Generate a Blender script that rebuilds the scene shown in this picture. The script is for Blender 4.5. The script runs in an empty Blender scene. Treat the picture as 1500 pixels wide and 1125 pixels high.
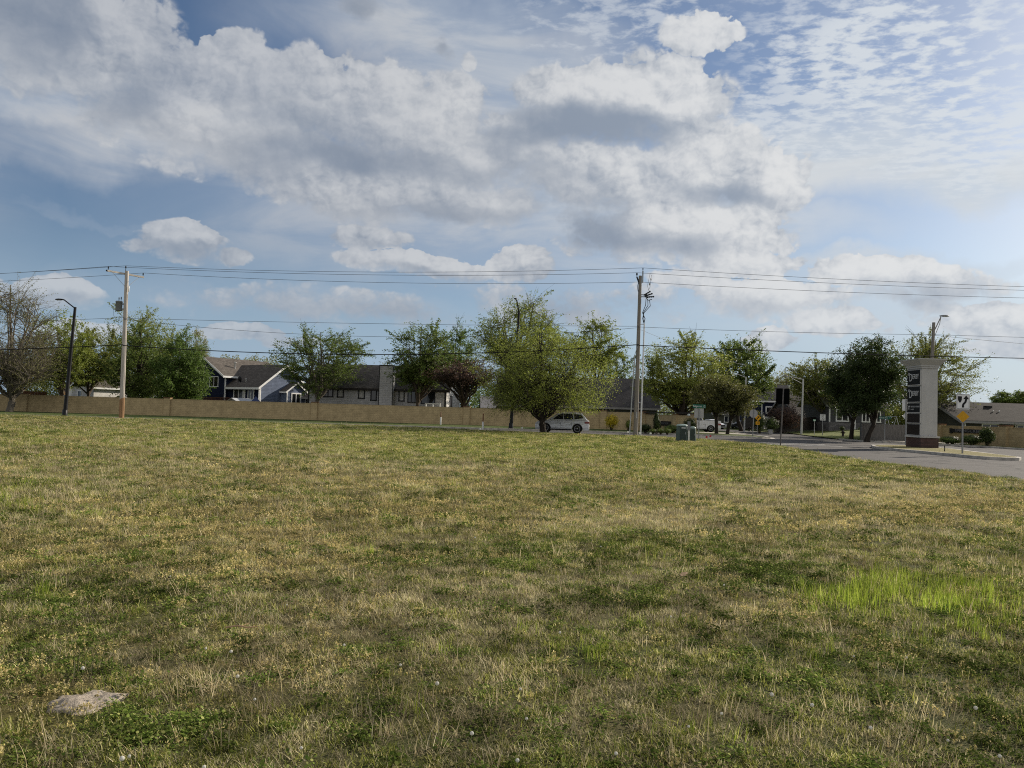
import bpy, bmesh, math, random
import numpy as np
from mathutils import Vector, Matrix, noise as mnoise

random.seed(7)
RNG = np.random.default_rng(11)
scene = bpy.context.scene
COL = scene.collection
R = math.radians

# ------------------------------------------------------------------ camera
FPX = 1127.0                       # focal length in pixels of the 1500 px wide photograph
EYE = Vector((0.0, 0.0, 1.6))
ROLL, PITCH = R(1.7), R(2.16)
_fw = Vector((0, math.cos(PITCH), math.sin(PITCH)))
_up0 = Vector((0, -math.sin(PITCH), math.cos(PITCH)))
_rt = Vector((1, 0, 0)) * math.cos(ROLL) + _up0 * math.sin(ROLL)
_up = Vector((-1, 0, 0)) * math.sin(ROLL) + _up0 * math.cos(ROLL)

def ray(x, y):
    return (_fw + _rt * ((x - 750.0) / FPX) + _up * ((562.5 - y) / FPX))

def G(x, y, z=0.0):
    """point of the level ground seen at this place of the photograph"""
    r = ray(x, y)
    k = (z - EYE.z) / r.z
    return EYE + r * k

def A(x, y, d):
    """point at distance d (along +Y) in the direction x, y"""
    r = ray(x, y)
    return EYE + r * (d / r.y)

cam = bpy.data.cameras.new('camera')
cam.sensor_width = 36.0
cam.lens = 36.0 * FPX / 1500.0
cam.clip_start = 0.05
cam.clip_end = 20000
cam_o = bpy.data.objects.new('camera', cam)
COL.objects.link(cam_o)
cam_o.matrix_world = Matrix(((_rt.x, _up.x, -_fw.x, EYE.x), (_rt.y, _up.y, -_fw.y, EYE.y),
                             (_rt.z, _up.z, -_fw.z, EYE.z), (0, 0, 0, 1)))
scene.camera = cam_o
scene.view_settings.view_transform = 'Standard'
scene.view_settings.look = 'None'
scene.view_settings.exposure = 0.44
scene.view_settings.gamma = 1.0
scene.render.engine = 'CYCLES'
scene.cycles.max_bounces = 6
scene.cycles.diffuse_bounces = 3
scene.cycles.transparent_max_bounces = 4
scene.cycles.use_denoising = False
scene.cycles.filter_width = 1.1

# ------------------------------------------------------------------ node helper
class NT:
    def __init__(self, tree):
        self.t = tree
        self.n = tree.nodes
        self.l = tree.links
    def put(self, sock, v):
        if v is None:
            return
        if isinstance(v, bpy.types.NodeSocket):
            self.l.new(v, sock)
        elif isinstance(v, (tuple, list)) and sock.type == 'RGBA' and len(v) == 3:
            sock.default_value = (*v, 1.0)
        else:
            sock.default_value = v
    def new(self, kind, props=None, **ins):
        nd = self.n.new(kind)
        for k, v in (props or {}).items():
            setattr(nd, k, v)
        for k, v in ins.items():
            self.put(nd.inputs[k], v)
        return nd
    def m(self, op, a=None, b=None, c=None, clamp=False):
        nd = self.n.new('ShaderNodeMath')
        nd.operation = op
        nd.use_clamp = clamp
        for i, v in enumerate((a, b, c)):
            self.put(nd.inputs[i], v)
        return nd.outputs[0]
    def vm(self, op, a=None, b=None, s=None):
        nd = self.n.new('ShaderNodeVectorMath')
        nd.operation = op
        self.put(nd.inputs[0], a)
        self.put(nd.inputs[1], b)
        if s is not None:
            self.put(nd.inputs['Scale'], s)
        return nd.outputs['Value'] if op in ('LENGTH', 'DOT_PRODUCT', 'DISTANCE') else nd.outputs[0]
    def ss(self, v, a, b, lo=0.0, hi=1.0, kind='SMOOTHSTEP'):
        nd = self.n.new('ShaderNodeMapRange')
        nd.interpolation_type = kind
        for i, q in enumerate((v, a, b, lo, hi)):
            self.put(nd.inputs[i], q)
        return nd.outputs[0]
    def mix(self, f, a, b, blend='MIX'):
        nd = self.n.new('ShaderNodeMix')
        nd.data_type = 'RGBA'
        nd.blend_type = blend
        self.put(nd.inputs[0], f)
        self.put(nd.inputs[6], a)
        self.put(nd.inputs[7], b)
        return nd.outputs[2]
    def noise(self, vec, scale, detail=4.0, rough=0.5, dist=0.0, lac=2.0, out=0, dims='3D'):
        nd = self.n.new('ShaderNodeTexNoise')
        nd.noise_dimensions = dims
        self.put(nd.inputs['Vector'], vec)
        self.put(nd.inputs['Scale'], scale)
        self.put(nd.inputs['Detail'], detail)
        self.put(nd.inputs['Roughness'], rough)
        self.put(nd.inputs['Lacunarity'], lac)
        self.put(nd.inputs['Distortion'], dist)
        return nd.outputs[out]

def srgb(r, g, b):
    f = lambda c: (c / 255 / 12.92) if c / 255 <= 0.04045 else ((c / 255 + 0.055) / 1.055) ** 2.4
    return (f(r), f(g), f(b))

SUN_AZ, SUN_EL = R(54.0), R(25.0)      # measured from +Y towards +X
SUN_DIR = Vector((math.sin(SUN_AZ) * math.cos(SUN_EL), math.cos(SUN_AZ) * math.cos(SUN_EL), math.sin(SUN_EL)))
# ------------------------------------------------------------------ sky, clouds and sun
def azel(x, y):
    r = ray(x, y).normalized()
    return math.atan2(r.x, r.y), math.asin(r.z)

def build_sky():
    w = bpy.data.worlds.new('World')
    scene.world = w
    w.use_nodes = True
    w.node_tree.nodes.clear()
    t = NT(w.node_tree)
    geo = t.new('ShaderNodeTexCoord')
    D = geo.outputs['Generated']
    sky = t.new('ShaderNodeTexSky', dict(sky_type='NISHITA', sun_disc=False, sun_elevation=SUN_EL,
                                         sun_rotation=SUN_AZ, altitude=300.0, air_density=1.0,
                                         dust_density=1.2, ozone_density=1.2))
    blue = t.mix(1.0, sky.outputs[0], (0.066, 0.073, 0.082), 'MULTIPLY')
    sx = t.new('ShaderNodeSeparateXYZ', Vector=D)
    X, Y, Z = sx.outputs
    az = t.m('ARCTAN2', X, Y)
    el = t.m('ARCSINE', Z)
    P = t.new('ShaderNodeCombineXYZ', X=az, Y=el, Z=0.0).outputs[0]
    # warp so the masses get ragged outlines
    wn = t.noise(P, 7.0, 5.0, 0.55, out=1, dims='2D')
    wv = t.vm('SUBTRACT', wn, (0.5, 0.5, 0.5))
    ws = t.new('ShaderNodeSeparateXYZ', Vector=wv)
    Pw = (t.m('MULTIPLY_ADD', ws.outputs[0], 0.10, az), t.m('MULTIPLY_ADD', ws.outputs[1], 0.10, el))
    Pw2 = (t.m('MULTIPLY_ADD', ws.outputs[0], 0.055, az), t.m('MULTIPLY_ADD', ws.outputs[1], 0.055, el))

    def blob(Pin, cx, cy, rx, ry, tilt=0.0):
        """unit-radius coordinates inside an ellipse given in photograph pixels (plain floats keep the shader small)"""
        a, e = azel(cx, cy)
        th = R(tilt - 1.7) if False else R(-tilt - 1.7)
        c, s_ = math.cos(th), math.sin(th)
        kx, ky = FPX / rx, FPX / ry
        px, py = Pin
        qx = t.m('MULTIPLY_ADD', py, s_ * kx, t.m('MULTIPLY_ADD', px, c * kx, (-a * c - e * s_) * kx))
        qy = t.m('MULTIPLY_ADD', py, c * ky, t.m('MULTIPLY_ADD', px, -s_ * ky, (a * s_ - e * c) * ky))
        r = t.m('SQRT', t.m('MULTIPLY_ADD', qy, qy, t.m('MULTIPLY', qx, qx)))
        return r, qy

    def summed(lst, Pin, soft=0.0):
        """max of soft ellipses, weight 1 in the middle and 0 at the rim"""
        acc = None
        for b in lst:
            q = blob(Pin, *b[:4], b[5] if len(b) > 5 else 0.0)
            v = t.ss(q[0], 1.0, soft, 0.0, b[4] if len(b) > 4 else 1.0)
            acc = v if acc is None else t.m('MAXIMUM', acc, v)
        return acc

    # ---- veil of high thin cloud ----------------------------------------
    veil_l = [(20, 130, 300, 95, 1.25), (250, 205, 320, 74, 1.1, -16), (830, 300, 330, 120, 1.05), (620, 50, 340, 110, 1.0, -3), (700, 110, 330, 170, 1.0), (640, 300, 560, 170, .95, -8),
              (1000, 330, 320, 120, .9), (1190, 225, 300, 90, 1.15), (1420, 255, 230, 50, 1.15, 5), (1160, 330, 240, 50, .6), (560, 345, 420, 34, .6, -9), (800, 390, 420, 70, .7),
              (1300, 384, 330, 26, .9), (1250, 450, 460, 90, .75), (420, 440, 420, 30, .45), (1100, 330, 260, 60, .8),
              (2100, 100, 500, 420, .7), (-600, 50, 480, 350, .7), (750, -500, 1300, 420, .65), (150, 322, 220, 12, .35, -4)]
    veil = summed(veil_l, Pw, 0.15)
    pr = t.new('ShaderNodeMapping', dict(vector_type='POINT'), Vector=P)
    pr.inputs['Rotation'].default_value = (0, 0, R(-11))
    pr.inputs['Scale'].default_value = (0.9, 3.4, 1)
    vn = t.noise(pr.outputs[0], 5.0, 7.0, 0.58, 0.4, dims='2D')
    veil = t.m('MULTIPLY', veil, t.ss(vn, 0.25, 0.66, 0.68, 1.0))
    # ---- altocumulus ripples, laid on a level plane high up --------------
    zc = t.m('MAXIMUM', Z, 0.03)
    plane = t.new('ShaderNodeCombineXYZ', X=t.m('DIVIDE', X, zc), Y=t.m('DIVIDE', Y, zc), Z=0.0).outputs[0]
    rp = t.new('ShaderNodeMapping', dict(vector_type='POINT'), Vector=plane)
    rp.inputs['Rotation'].default_value = (0, 0, R(22))
    rp.inputs['Scale'].default_value = (1.0, 1.25, 1)
    rip = t.noise(rp.outputs[0], 13.0, 5.0, 0.58, 0.1, dims='2D')
    gaps = t.noise(rp.outputs[0], 1.7, 3.0, 0.5, dims='2D')
    rip_s = t.ss(rip, 0.40, 0.62)
    ac_l = [(1310, 95, 280, 130, 1.1, 8), (1180, 175, 260, 80, .9), (960, 30, 130, 80, .8, -20), (1430, 205, 210, 70, 1.0),
            (860, 20, 170, 80, .7), (1500, -60, 500, 160, .8), (1040, -250, 700, 200, .7)]
    ac_m = summed(ac_l, Pw, 0.35)
    ac = t.m('MULTIPLY', ac_m, t.ss(t.m('ADD', t.m('MULTIPLY_ADD', gaps, 0.42, rip), t.m('MULTIPLY', ac_m, 0.10)), 0.69, 0.97))
    # ---- cumulus ---------------------------------------------------------
    cum = [  # cx, cy, rx, ry, weight, tilt
        (50, 20, 165, 95, 1), (150, 75, 125, 66, 1, -28), (250, 140, 130, 66, 1, -28), (330, 185, 140, 76, 1, -18),
        (410, 160, 140, 78, 1), (490, 165, 130, 82, 1), (440, 225, 260, 66, 1), (590, 185, 160, 84, 1), (660, 190, 110, 84, 1),
        (570, 240, 290, 58, 1), (720, 215, 160, 66, 1), (345, 74, 52, 32, 1, -25),
        (900, 165, 185, 90, 1), (800, 190, 150, 66, 1), (985, 180, 80, 76, 1), (870, 250, 190, 58, 1),
        (1085, 260, 120, 68, 1), (1000, 285, 130, 56, 1),
        (520, 280, 140, 52, 1), (680, 295, 170, 44, 1), (950, 335, 190, 64, 1), (1050, 360, 140, 60, 1), (1090, 392, 120, 34, 1),
        (262, 358, 72, 32, 1), (212, 357, 40, 14, 1), (342, 378, 32, 12, 1), (546, 353, 74, 24, 1), (615, 392, 130, 22, 1), (757, 390, 48, 32, 1),
        (85, 426, 78, 26, 1), (5, 416, 42, 17, 1), (1305, 404, 116, 30, 1), (1385, 420, 90, 28, .9), (1345, 440, 90, 24, .75), (1445, 464, 92, 30, 1),
        (1125, 446, 132, 34, 1), (1215, 478, 78, 22, 1), (1126, 502, 42, 17, 1), (1000, 418, 70, 18, .8), (978, 382, 24, 15, 1),
        (370, 492, 100, 20, .9), (120, 487, 70, 19, .9), (500, 455, 300, 30, .6), (830, 450, 240, 36, .6), (1480, 500, 90, 18, .8),
        (1030, 48, 74, 36, .62, 5), (652, 82, 30, 21, .62), (690, 90, 22, 13, .58), (525, 15, 50, 28, .62),
        (-520, 130, 300, 160, 1), (2160, 330, 330, 130, 1), (700, -330, 700, 180, 1)]
    bright = [(160, 15, 45, 60, .7), (160, 95, 50, 34, .4), (240, 150, 44, 26, .6), (295, 175, 36, 50, .8), (345, 72, 50, 30, .8), (490, 112, 50, 30, .9),
              (570, 125, 60, 26, .4), (680, 140, 44, 34, .7), (628, 175, 26, 22, .9), (745, 170, 34, 20, .9), (890, 125, 150, 38, 1.1), (990, 150, 60, 70, 1.1),
              (860, 228, 80, 28, .5), (920, 255, 50, 40, .8), (1045, 238, 60, 40, 1.1), (1140, 250, 45, 55, 1.1), (480, 262, 60, 34, .7), (570, 268, 80, 26, .5), (680, 290, 100, 30, .35),
              (990, 310, 110, 40, 1.1), (1100, 335, 60, 40, 1), (1120, 378, 70, 34, 1), (270, 345, 60, 22, .9), (546, 345, 70, 18, .7), (620, 384, 120, 16, 1), (752, 380, 40, 20, 1),
              (85, 415, 70, 16, .9), (1300, 392, 110, 22, 1), (1440, 455, 90, 26, 1), (1140, 432, 120, 24, 1), (1218, 474, 60, 20, .9), (1126, 498, 40, 14, .8), (1040, 45, 80, 40, .8), (370, 485, 90, 14, .8), (120, 482, 60, 12, .8)]
    dark = [(400, 210, 260, 60, .35), (30, 20, 120, 85, 1.1), (330, 235, 120, 40, .5), (480, 200, 90, 40, .35), (700, 300, 200, 40, .5), (560, 330, 200, 30, .4), (205, 150, 60, 36, .9, -30), (390, 150, 60, 40, .4), (610, 240, 230, 26, .9), (430, 230, 150, 24, .4), (850, 178, 160, 44, 1.7), (935, 195, 110, 28, 1.5), (760, 205, 90, 30, .8),
            (1060, 284, 100, 26, 1.5), (910, 290, 90, 26, .9), (880, 335, 100, 42, 1.5), (990, 362, 130, 28, 1.4), (760, 260, 120, 40, .6), (660, 315, 200, 20, .6), (1350, 435, 120, 34, .8), (1120, 462, 130, 22, .7),
            (262, 372, 70, 16, .7), (620, 402, 110, 10, .6), (90, 438, 90, 14, .8), (652, 82, 40, 30, 1.2), (525, 15, 60, 36, 1.1), (500, 460, 300, 30, .8), (830, 455, 240, 36, .7), (546, 362, 60, 10, .4)]
    acc = None
    for b in cum:
        q = blob(Pw2, *b[:4], b[5] if len(b) > 5 else 0.0)
        wgt = t.ss(q[0], 1.0, 0.0, 0.0, b[4], 'LINEAR')
        acc = wgt if acc is None else t.m('MAXIMUM', acc, wgt)
    def total(lst):
        s_ = None
        for b in lst:
            q = blob(Pw2, *b[:4], b[5] if len(b) > 5 else 0.0)
            v = t.ss(q[0], 1.15, 0.1, 0.0, b[4])
            s_ = v if s_ is None else t.m('ADD', s_, v)
        return s_
    tone = t.m('SUBTRACT', t.m('MINIMUM', total(bright), 1.2), t.m('MINIMUM', total(dark), 1.7))

    def puffs(vec):
        vt = t.new('ShaderNodeTexVoronoi', dict(voronoi_dimensions='2D', feature='F1', normalize=True), Vector=vec, Scale=15.0, Detail=3.0,
                   Roughness=0.6, Lacunarity=2.2).outputs['Distance']
        n = t.noise(vec, 15.0, 7.5, 0.62, dims='2D')
        return t.m('MULTIPLY_ADD', n, 0.85, t.m('MULTIPLY_ADD', vt, -1.55, 0.46))
    pv = t.vm('MULTIPLY', P, (1.0, 1.3, 1.0))
    pv = t.vm('ADD', pv, t.vm('SCALE', t.vm('SUBTRACT', t.noise(P, 30.0, 3.0, .6, out=1, dims='2D'), (.5, .5, .5)), s=0.016))
    n0 = puffs(pv)
    n1 = puffs(t.vm('ADD', pv, (0.010, 0.014, 0)))          # a step towards the sun
    dens = t.m('MULTIPLY_ADD', t.m('SUBTRACT', n0, 0.2), 0.80, acc)
    soft = t.ss(tone, -0.6, 0.4, 0.55, 0.07)                 # crisp lit tops, soft grey bases
    alpha = t.ss(dens, 0.22, t.m('ADD', 0.22, soft))
    alpha = t.m('MULTIPLY', alpha, t.ss(acc, 0.0, 0.10))
    emb = t.m('SUBTRACT', n0, n1)
    alpha = t.m('MULTIPLY', alpha, t.ss(t.vm('DOT_PRODUCT', D, tuple(SUN_DIR)), 0.25, 0.75, 0.80, 0.97))
    f0 = t.noise(pv, 58.0, 5.0, 0.6, dims='2D')
    f1 = t.noise(t.vm('ADD', pv, (0.0035, 0.0052, 0)), 58.0, 5.0, 0.6, dims='2D')
    emb = t.m('MULTIPLY_ADD', t.m('SUBTRACT', f0, f1), 0.50, emb)
    big = t.noise(pv, 7.0, 2.0, 0.5, dims='2D')
    lit = t.m('MULTIPLY_ADD', emb, t.ss(tone, -1.0, 0.6, 0.28, 1.1), t.m('MULTIPLY', tone, 0.46))
    lit = t.m('MULTIPLY_ADD', t.m('SUBTRACT', n0, 0.25), 0.25, lit)
    lit = t.m('MULTIPLY_ADD', t.m('SUBTRACT', big, 0.5), 0.9, lit)
    lit = t.ss(lit, -0.95, 0.78, 0.0, 1.0)
    # warmer, brighter towards the sun side
    sunv = t.vm('DOT_PRODUCT', D, tuple(SUN_DIR))
    glow = t.ss(sunv, 0.42, 1.12)
    top = t.mix(glow, srgb(196, 198, 201), srgb(229, 230, 230))
    base = t.mix(glow, srgb(128, 139, 155), srgb(152, 164, 180))
    ccol = t.mix(lit, base, top)
    vcol = t.mix(glow, srgb(160, 171, 186), srgb(206, 214, 221))
    vcol = t.mix(t.ss(vn, 0.35, 0.7), vcol, t.mix(glow, srgb(182, 186, 192), srgb(214, 219, 223)))
    acol = t.mix(glow, srgb(193, 198, 205), srgb(216, 222, 227))
    col = t.mix(t.m('MULTIPLY', veil, 0.92), blue, vcol)
    col = t.mix(t.m('MULTIPLY', ac, 0.80), col, acol)
    # low haze
    hz = t.ss(el, 0.22, 0.02)
    col = t.mix(t.m('MULTIPLY', hz, 0.82), col, t.mix(glow, srgb(154, 176, 200), srgb(180, 198, 214)))
    ccol = t.mix(t.m('MULTIPLY', hz, 0.30), ccol, t.mix(glow, srgb(165, 180, 196), srgb(196, 207, 217)))
    col = t.mix(alpha, col, ccol)
    # unseen broken cloud added behind the camera to brighten faces in shade
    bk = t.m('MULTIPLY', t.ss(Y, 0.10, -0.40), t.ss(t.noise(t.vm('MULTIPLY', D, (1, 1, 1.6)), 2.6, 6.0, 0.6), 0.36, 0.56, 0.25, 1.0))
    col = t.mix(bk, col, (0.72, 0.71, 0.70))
    # beneath the horizon
    col = t.mix(t.ss(el, -0.02, -0.06), col, (0.06, 0.06, 0.04))
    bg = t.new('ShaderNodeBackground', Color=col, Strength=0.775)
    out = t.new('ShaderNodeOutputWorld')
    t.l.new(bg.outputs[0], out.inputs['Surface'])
    w.cycles.sampling_method = 'MANUAL'
    w.cycles.sample_map_resolution = 512

build_sky()
sun = bpy.data.lights.new('sun', 'SUN')
sun.energy = 5.0
sun.angle = R(0.55)
sun.color = (1.0, 0.90, 0.76)
sun_o = bpy.data.objects.new('sun', sun)
COL.objects.link(sun_o)
sun_o.location = SUN_DIR * 200
sun_o.rotation_euler = SUN_DIR.to_track_quat('Z', 'Y').to_euler()
# ------------------------------------------------------------------ shared helpers: tagging, meshes, materials
def tag(o, label=None, cat=None, group=None, kind=None):
    if label:
        o['label'] = label
    if cat:
        o['category'] = cat
    if group:
        o['group'] = group
    if kind:
        o['kind'] = kind
    return o

def thing(name, label, cat, loc=(0, 0, 0), rz=0.0, group=None):
    o = bpy.data.objects.new(name, None)
    COL.objects.link(o)
    o.empty_display_size = 0.2
    o.location = loc
    o.rotation_euler = (0, 0, rz)
    return tag(o, label, cat, group)

class MB:
    """collects shapes and links them as ONE mesh object"""
    def __init__(self):
        self.v, self.f, self.s = [], [], []
    def add(self, vs, fs, smooth=False):
        o = len(self.v)
        self.v.extend([tuple(p) for p in vs])
        self.f.extend([tuple(i + o for i in f) for f in fs])
        self.s.extend([smooth] * len(fs))
        return self
    def box(self, x0, x1, y0, y1, z0, z1, rot=None, at=None):
        vs = [Vector((x, y, z)) for x in (x0, x1) for y in (y0, y1) for z in (z0, z1)]
        if rot is not None:
            vs = [rot @ p for p in vs]
        if at is not None:
            vs = [p + Vector(at) for p in vs]
        return self.add(vs, [(0, 1, 3, 2), (4, 6, 7, 5), (0, 4, 5, 1), (2, 3, 7, 6), (0, 2, 6, 4), (1, 5, 7, 3)])
    def prism(self, poly, d, n):
        """polygon (3D points) pushed along the vector d"""
        d = Vector(d)
        p = [Vector(q) for q in poly]
        k = len(p)
        vs = p + [q + d for q in p]
        fs = [tuple(range(k))[::-1], tuple(range(k, 2 * k))] + [(i, (i + 1) % k, (i + 1) % k + k, i + k) for i in range(k)]
        return self.add(vs, fs)
    def tube(self, pts, rad, n=8, cap=True, smooth=True):
        pts = [Vector(p) for p in pts]
        if not isinstance(rad, (list, tuple)):
            rad = [rad] * len(pts)
        vs, fs = [], []
        ref = Vector((0.13, 0.97, 0.21))
        for i, p in enumerate(pts):
            d = (pts[min(i + 1, len(pts) - 1)] - pts[max(i - 1, 0)]).normalized()
            a = d.cross(ref)
            if a.length < 1e-3:
                a = d.cross(Vector((1, 0, 0)))
            a.normalize()
            b = d.cross(a)
            for k in range(n):
                t = 2 * math.pi * k / n
                vs.append(p + (a * math.cos(t) + b * math.sin(t)) * rad[i])
        for i in range(len(pts) - 1):
            for k in range(n):
                fs.append((i * n + k, i * n + (k + 1) % n, (i + 1) * n + (k + 1) % n, (i + 1) * n + k))
        o = len(self.v)
        self.add(vs, fs, smooth)
        if cap:
            self.add(vs[:n], [tuple(range(n))[::-1]])
            self.add(vs[-n:], [tuple(range(n))])
        return self
    def lathe(self, prof, n=16, at=(0, 0, 0), axis='Z', smooth=True):
        """profile of (radius, height) turned about an axis through at"""
        at = Vector(at)
        vs, fs = [], []
        for r, h in prof:
            for k in range(n):
                t = 2 * math.pi * k / n
                c, s = r * math.cos(t), r * math.sin(t)
                vs.append(at + (Vector((c, s, h)) if axis == 'Z' else Vector((c, h, s)) if axis == 'Y' else Vector((h, c, s))))
        for i in range(len(prof) - 1):
            for k in range(n):
                fs.append((i * n + k, i * n + (k + 1) % n, (i + 1) * n + (k + 1) % n, (i + 1) * n + k))
        self.add(vs, fs, smooth)
        self.add(vs[:n], [tuple(range(n))[::-1]])
        self.add(vs[-n:], [tuple(range(n))])
        return self
    def build(self, name, mat, parent=None, bevel=0.0, label=None):
        me = bpy.data.meshes.new(name)
        me.from_pydata(self.v, [], self.f)
        me.polygons.foreach_set('use_smooth', self.s)
        if mat:
            me.materials.append(mat)
        bm = bmesh.new()
        bm.from_mesh(me)
        bmesh.ops.recalc_face_normals(bm, faces=bm.faces)
        bm.to_mesh(me)
        bm.free()
        o = bpy.data.objects.new(name, me)
        COL.objects.link(o)
        if parent is not None:
            o.parent = parent
        if bevel:
            md = o.modifiers.new('bevel', 'BEVEL')
            md.width = bevel
            md.segments = 2
            md.limit_method = 'ANGLE'
        if label:
            o['label'] = label
        return o

def copy_thing(root, loc=None, rz=None, label=None, group=None):
    def cp(o, parent):
        c = o.copy()
        COL.objects.link(c)
        if parent is not None:
            c.parent = parent
        for ch in list(o.children):
            cp(ch, c)
        return c
    r = cp(root, None)
    if loc is not None:
        r.location = loc
    if rz is not None:
        r.rotation_euler = (0, 0, rz)
    if label:
        r['label'] = label
    if group:
        r['group'] = group
    return r

def text_mesh(txt, size, mat, parent, loc, rot, name='lettering', ext=0.004, sx=1.0, align='CENTER'):
    cu = bpy.data.curves.new('txt', 'FONT')
    cu.body = txt
    cu.size = size
    cu.extrude = ext
    cu.align_x = align
    cu.align_y = 'CENTER'
    tmp = bpy.data.objects.new('txt', cu)
    COL.objects.link(tmp)
    dg = bpy.context.evaluated_depsgraph_get()
    me = bpy.data.meshes.new_from_object(tmp.evaluated_get(dg))
    bpy.data.objects.remove(tmp)
    me.materials.clear()
    me.materials.append(mat)
    o = bpy.data.objects.new(name, me)
    COL.objects.link(o)
    o.parent = parent
    o.location = loc
    o.rotation_euler = rot
    o.scale = (sx, 1, 1)
    return o

MATS = {}
def mat(name, col, rough=0.75, var=0.18, scale=6.0, bump=0.0, bscale=30.0, metal=0.0, col2=None, streak=None, spec=0.18, coat=0.0, trans=0.0):
    """procedural paint / stone / wood: base colour broken up by noise, optional second colour and bump"""
    if name in MATS:
        return MATS[name]
    m = bpy.data.materials.new(name)
    MATS[name] = m
    m.use_nodes = True
    m.node_tree.nodes.clear()
    t = NT(m.node_tree)
    co = t.new('ShaderNodeTexCoord').outputs['Object']
    vec = co
    if streak:
        vec = t.vm('MULTIPLY', co, streak)
    n = t.noise(vec, scale, 6.0, 0.6)
    c1 = tuple(c * (1 - var) for c in col)
    c2 = tuple(min(1, c * (1 + var)) for c in (col2 or col))
    c = t.mix(t.ss(n, 0.3, 0.7), c1, c2)
    b = t.new('ShaderNodeBsdfPrincipled', Roughness=rough, Metallic=metal)
    t.put(b.inputs['Base Color'], c)
    b.inputs['Specular IOR Level'].default_value = spec
    b.inputs['Coat Weight'].default_value = coat
    b.inputs['Transmission Weight'].default_value = trans
    if bump:
        bn = t.noise(vec, bscale, 5.0, 0.6)
        t.put(b.inputs['Normal'], t.new('ShaderNodeBump', Strength=1.0, Distance=bump, Height=bn).outputs[0])
    o = t.new('ShaderNodeOutputMaterial')
    t.l.new(b.outputs[0], o.inputs['Surface'])
    return m

def rows_mat(name, col, mortar, w, h, rough=0.85, var=0.2, axis='XZ', off=0.5, bump=0.006, mort=0.012):
    """blocks, bricks, lap siding or shingles laid in courses"""
    if name in MATS:
        return MATS[name]
    m = bpy.data.materials.new(name)
    MATS[name] = m
    m.use_nodes = True
    m.node_tree.nodes.clear()
    t = NT(m.node_tree)
    co = t.new('ShaderNodeTexCoord').outputs['Object']
    s = t.new('ShaderNodeSeparateXYZ', Vector=co)
    hx = t.m('ADD', s.outputs[0], s.outputs[1]) if axis == 'XZ' else s.outputs[0]
    up = s.outputs[2] if axis == 'XZ' else s.outputs[1]
    v = t.new('ShaderNodeCombineXYZ', X=hx, Y=up, Z=0.0).outputs[0]
    br = t.new('ShaderNodeTexBrick', dict(offset=off), Vector=v, Scale=1.0)
    br.inputs['Brick Width'].default_value = w
    br.inputs['Row Height'].default_value = h
    br.inputs['Mortar Size'].default_value = mort
    br.inputs['Mortar Smooth'].default_value = 0.3
    t.put(br.inputs['Color1'], tuple(c * (1 - var) for c in col))
    t.put(br.inputs['Color2'], tuple(c * (1 + var) for c in col))
    t.put(br.inputs['Mortar'], mortar)
    n = t.noise(co, 1.3, 6.0, 0.65)
    c = t.mix(t.ss(n, 0.25, 0.75, 0.0, 0.75), br.outputs[0], tuple(c * 0.6 for c in col))
    n2 = t.noise(co, 14.0, 5.0, 0.65)
    c = t.mix(1.0, c, t.mix(n2, (0.72, 0.72, 0.72), (1.25, 1.25, 1.25)), 'MULTIPLY')
    b = t.new('ShaderNodeBsdfPrincipled', Roughness=rough)
    b.inputs['Specular IOR Level'].default_value = 0.06
    t.put(b.inputs['Base Color'], c)
    hgt = t.m('ADD', t.m('MULTIPLY', br.outputs['Fac'], -1.0), t.m('MULTIPLY', n2, 0.3))
    t.put(b.inputs['Normal'], t.new('ShaderNodeBump', Strength=1.0, Distance=bump, Height=hgt).outputs[0])
    o = t.new('ShaderNodeOutputMaterial')
    t.l.new(b.outputs[0], o.inputs['Surface'])
    return m

def glass_mat(name, col=(0.012, 0.014, 0.016), rough=0.06):
    if name in MATS:
        return MATS[name]
    m = mat(name, col, rough, 0.25, 2.0, spec=0.6)
    return m

M_WHITE = mat('white_trim_paint', (0.74, 0.74, 0.72), 0.55, 0.06)
M_GALV = mat('galvanised_steel', (0.40, 0.41, 0.42), 0.45, 0.15, 9.0, metal=0.55)
M_DARKMETAL = mat('black_painted_steel', (0.012, 0.012, 0.013), 0.45, 0.2)
M_GLASS = glass_mat('window_glass')
# ------------------------------------------------------------------ the ground, roads, kerbs and the grass
def sstep(a, b, x):
    t = np.clip((x - a) / (b - a), 0, 1)
    return t * t * (3 - 2 * t)

FIELD_N = 61.0
def field_edge(Y):
    Y = np.asarray(Y, float)
    e = 15.1 + 1.2 * sstep(30, 47, Y)
    arc = 7.3 + 9.0 * np.sqrt(np.clip(1 - ((Y - 50.0) / 11.2) ** 2, 0, 1))
    return np.where(Y > 50, arc, e)

def field_h(X, Y):
    X = np.asarray(X, float); Y = np.asarray(Y, float)
    lip = 0.18 * sstep(8, -16, X) + 0.03
    h = 0.05 + lip * sstep(38, 60, Y)
    h = h + 0.025 * np.sin(X * 0.42 + 1.3) * np.sin(Y * 0.31) + 0.018 * np.sin(X * 1.1 + Y * 0.7) * np.sin(Y * 0.83 - X * 0.37)
    return h - 0.02 * sstep(1.2, 0.0, field_edge(Y) - X)

def project(X, Y, Z):
    """world points to photograph pixels (numpy)"""
    dx, dy, dz = X - EYE.x, Y - EYE.y, Z - EYE.z
    w = dx * _fw.x + dy * _fw.y + dz * _fw.z
    u = dx * _rt.x + dy * _rt.y + dz * _rt.z
    v = dx * _up.x + dy * _up.y + dz * _up.z
    return 750 + FPX * u / w, 562.5 - FPX * v / w

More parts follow.
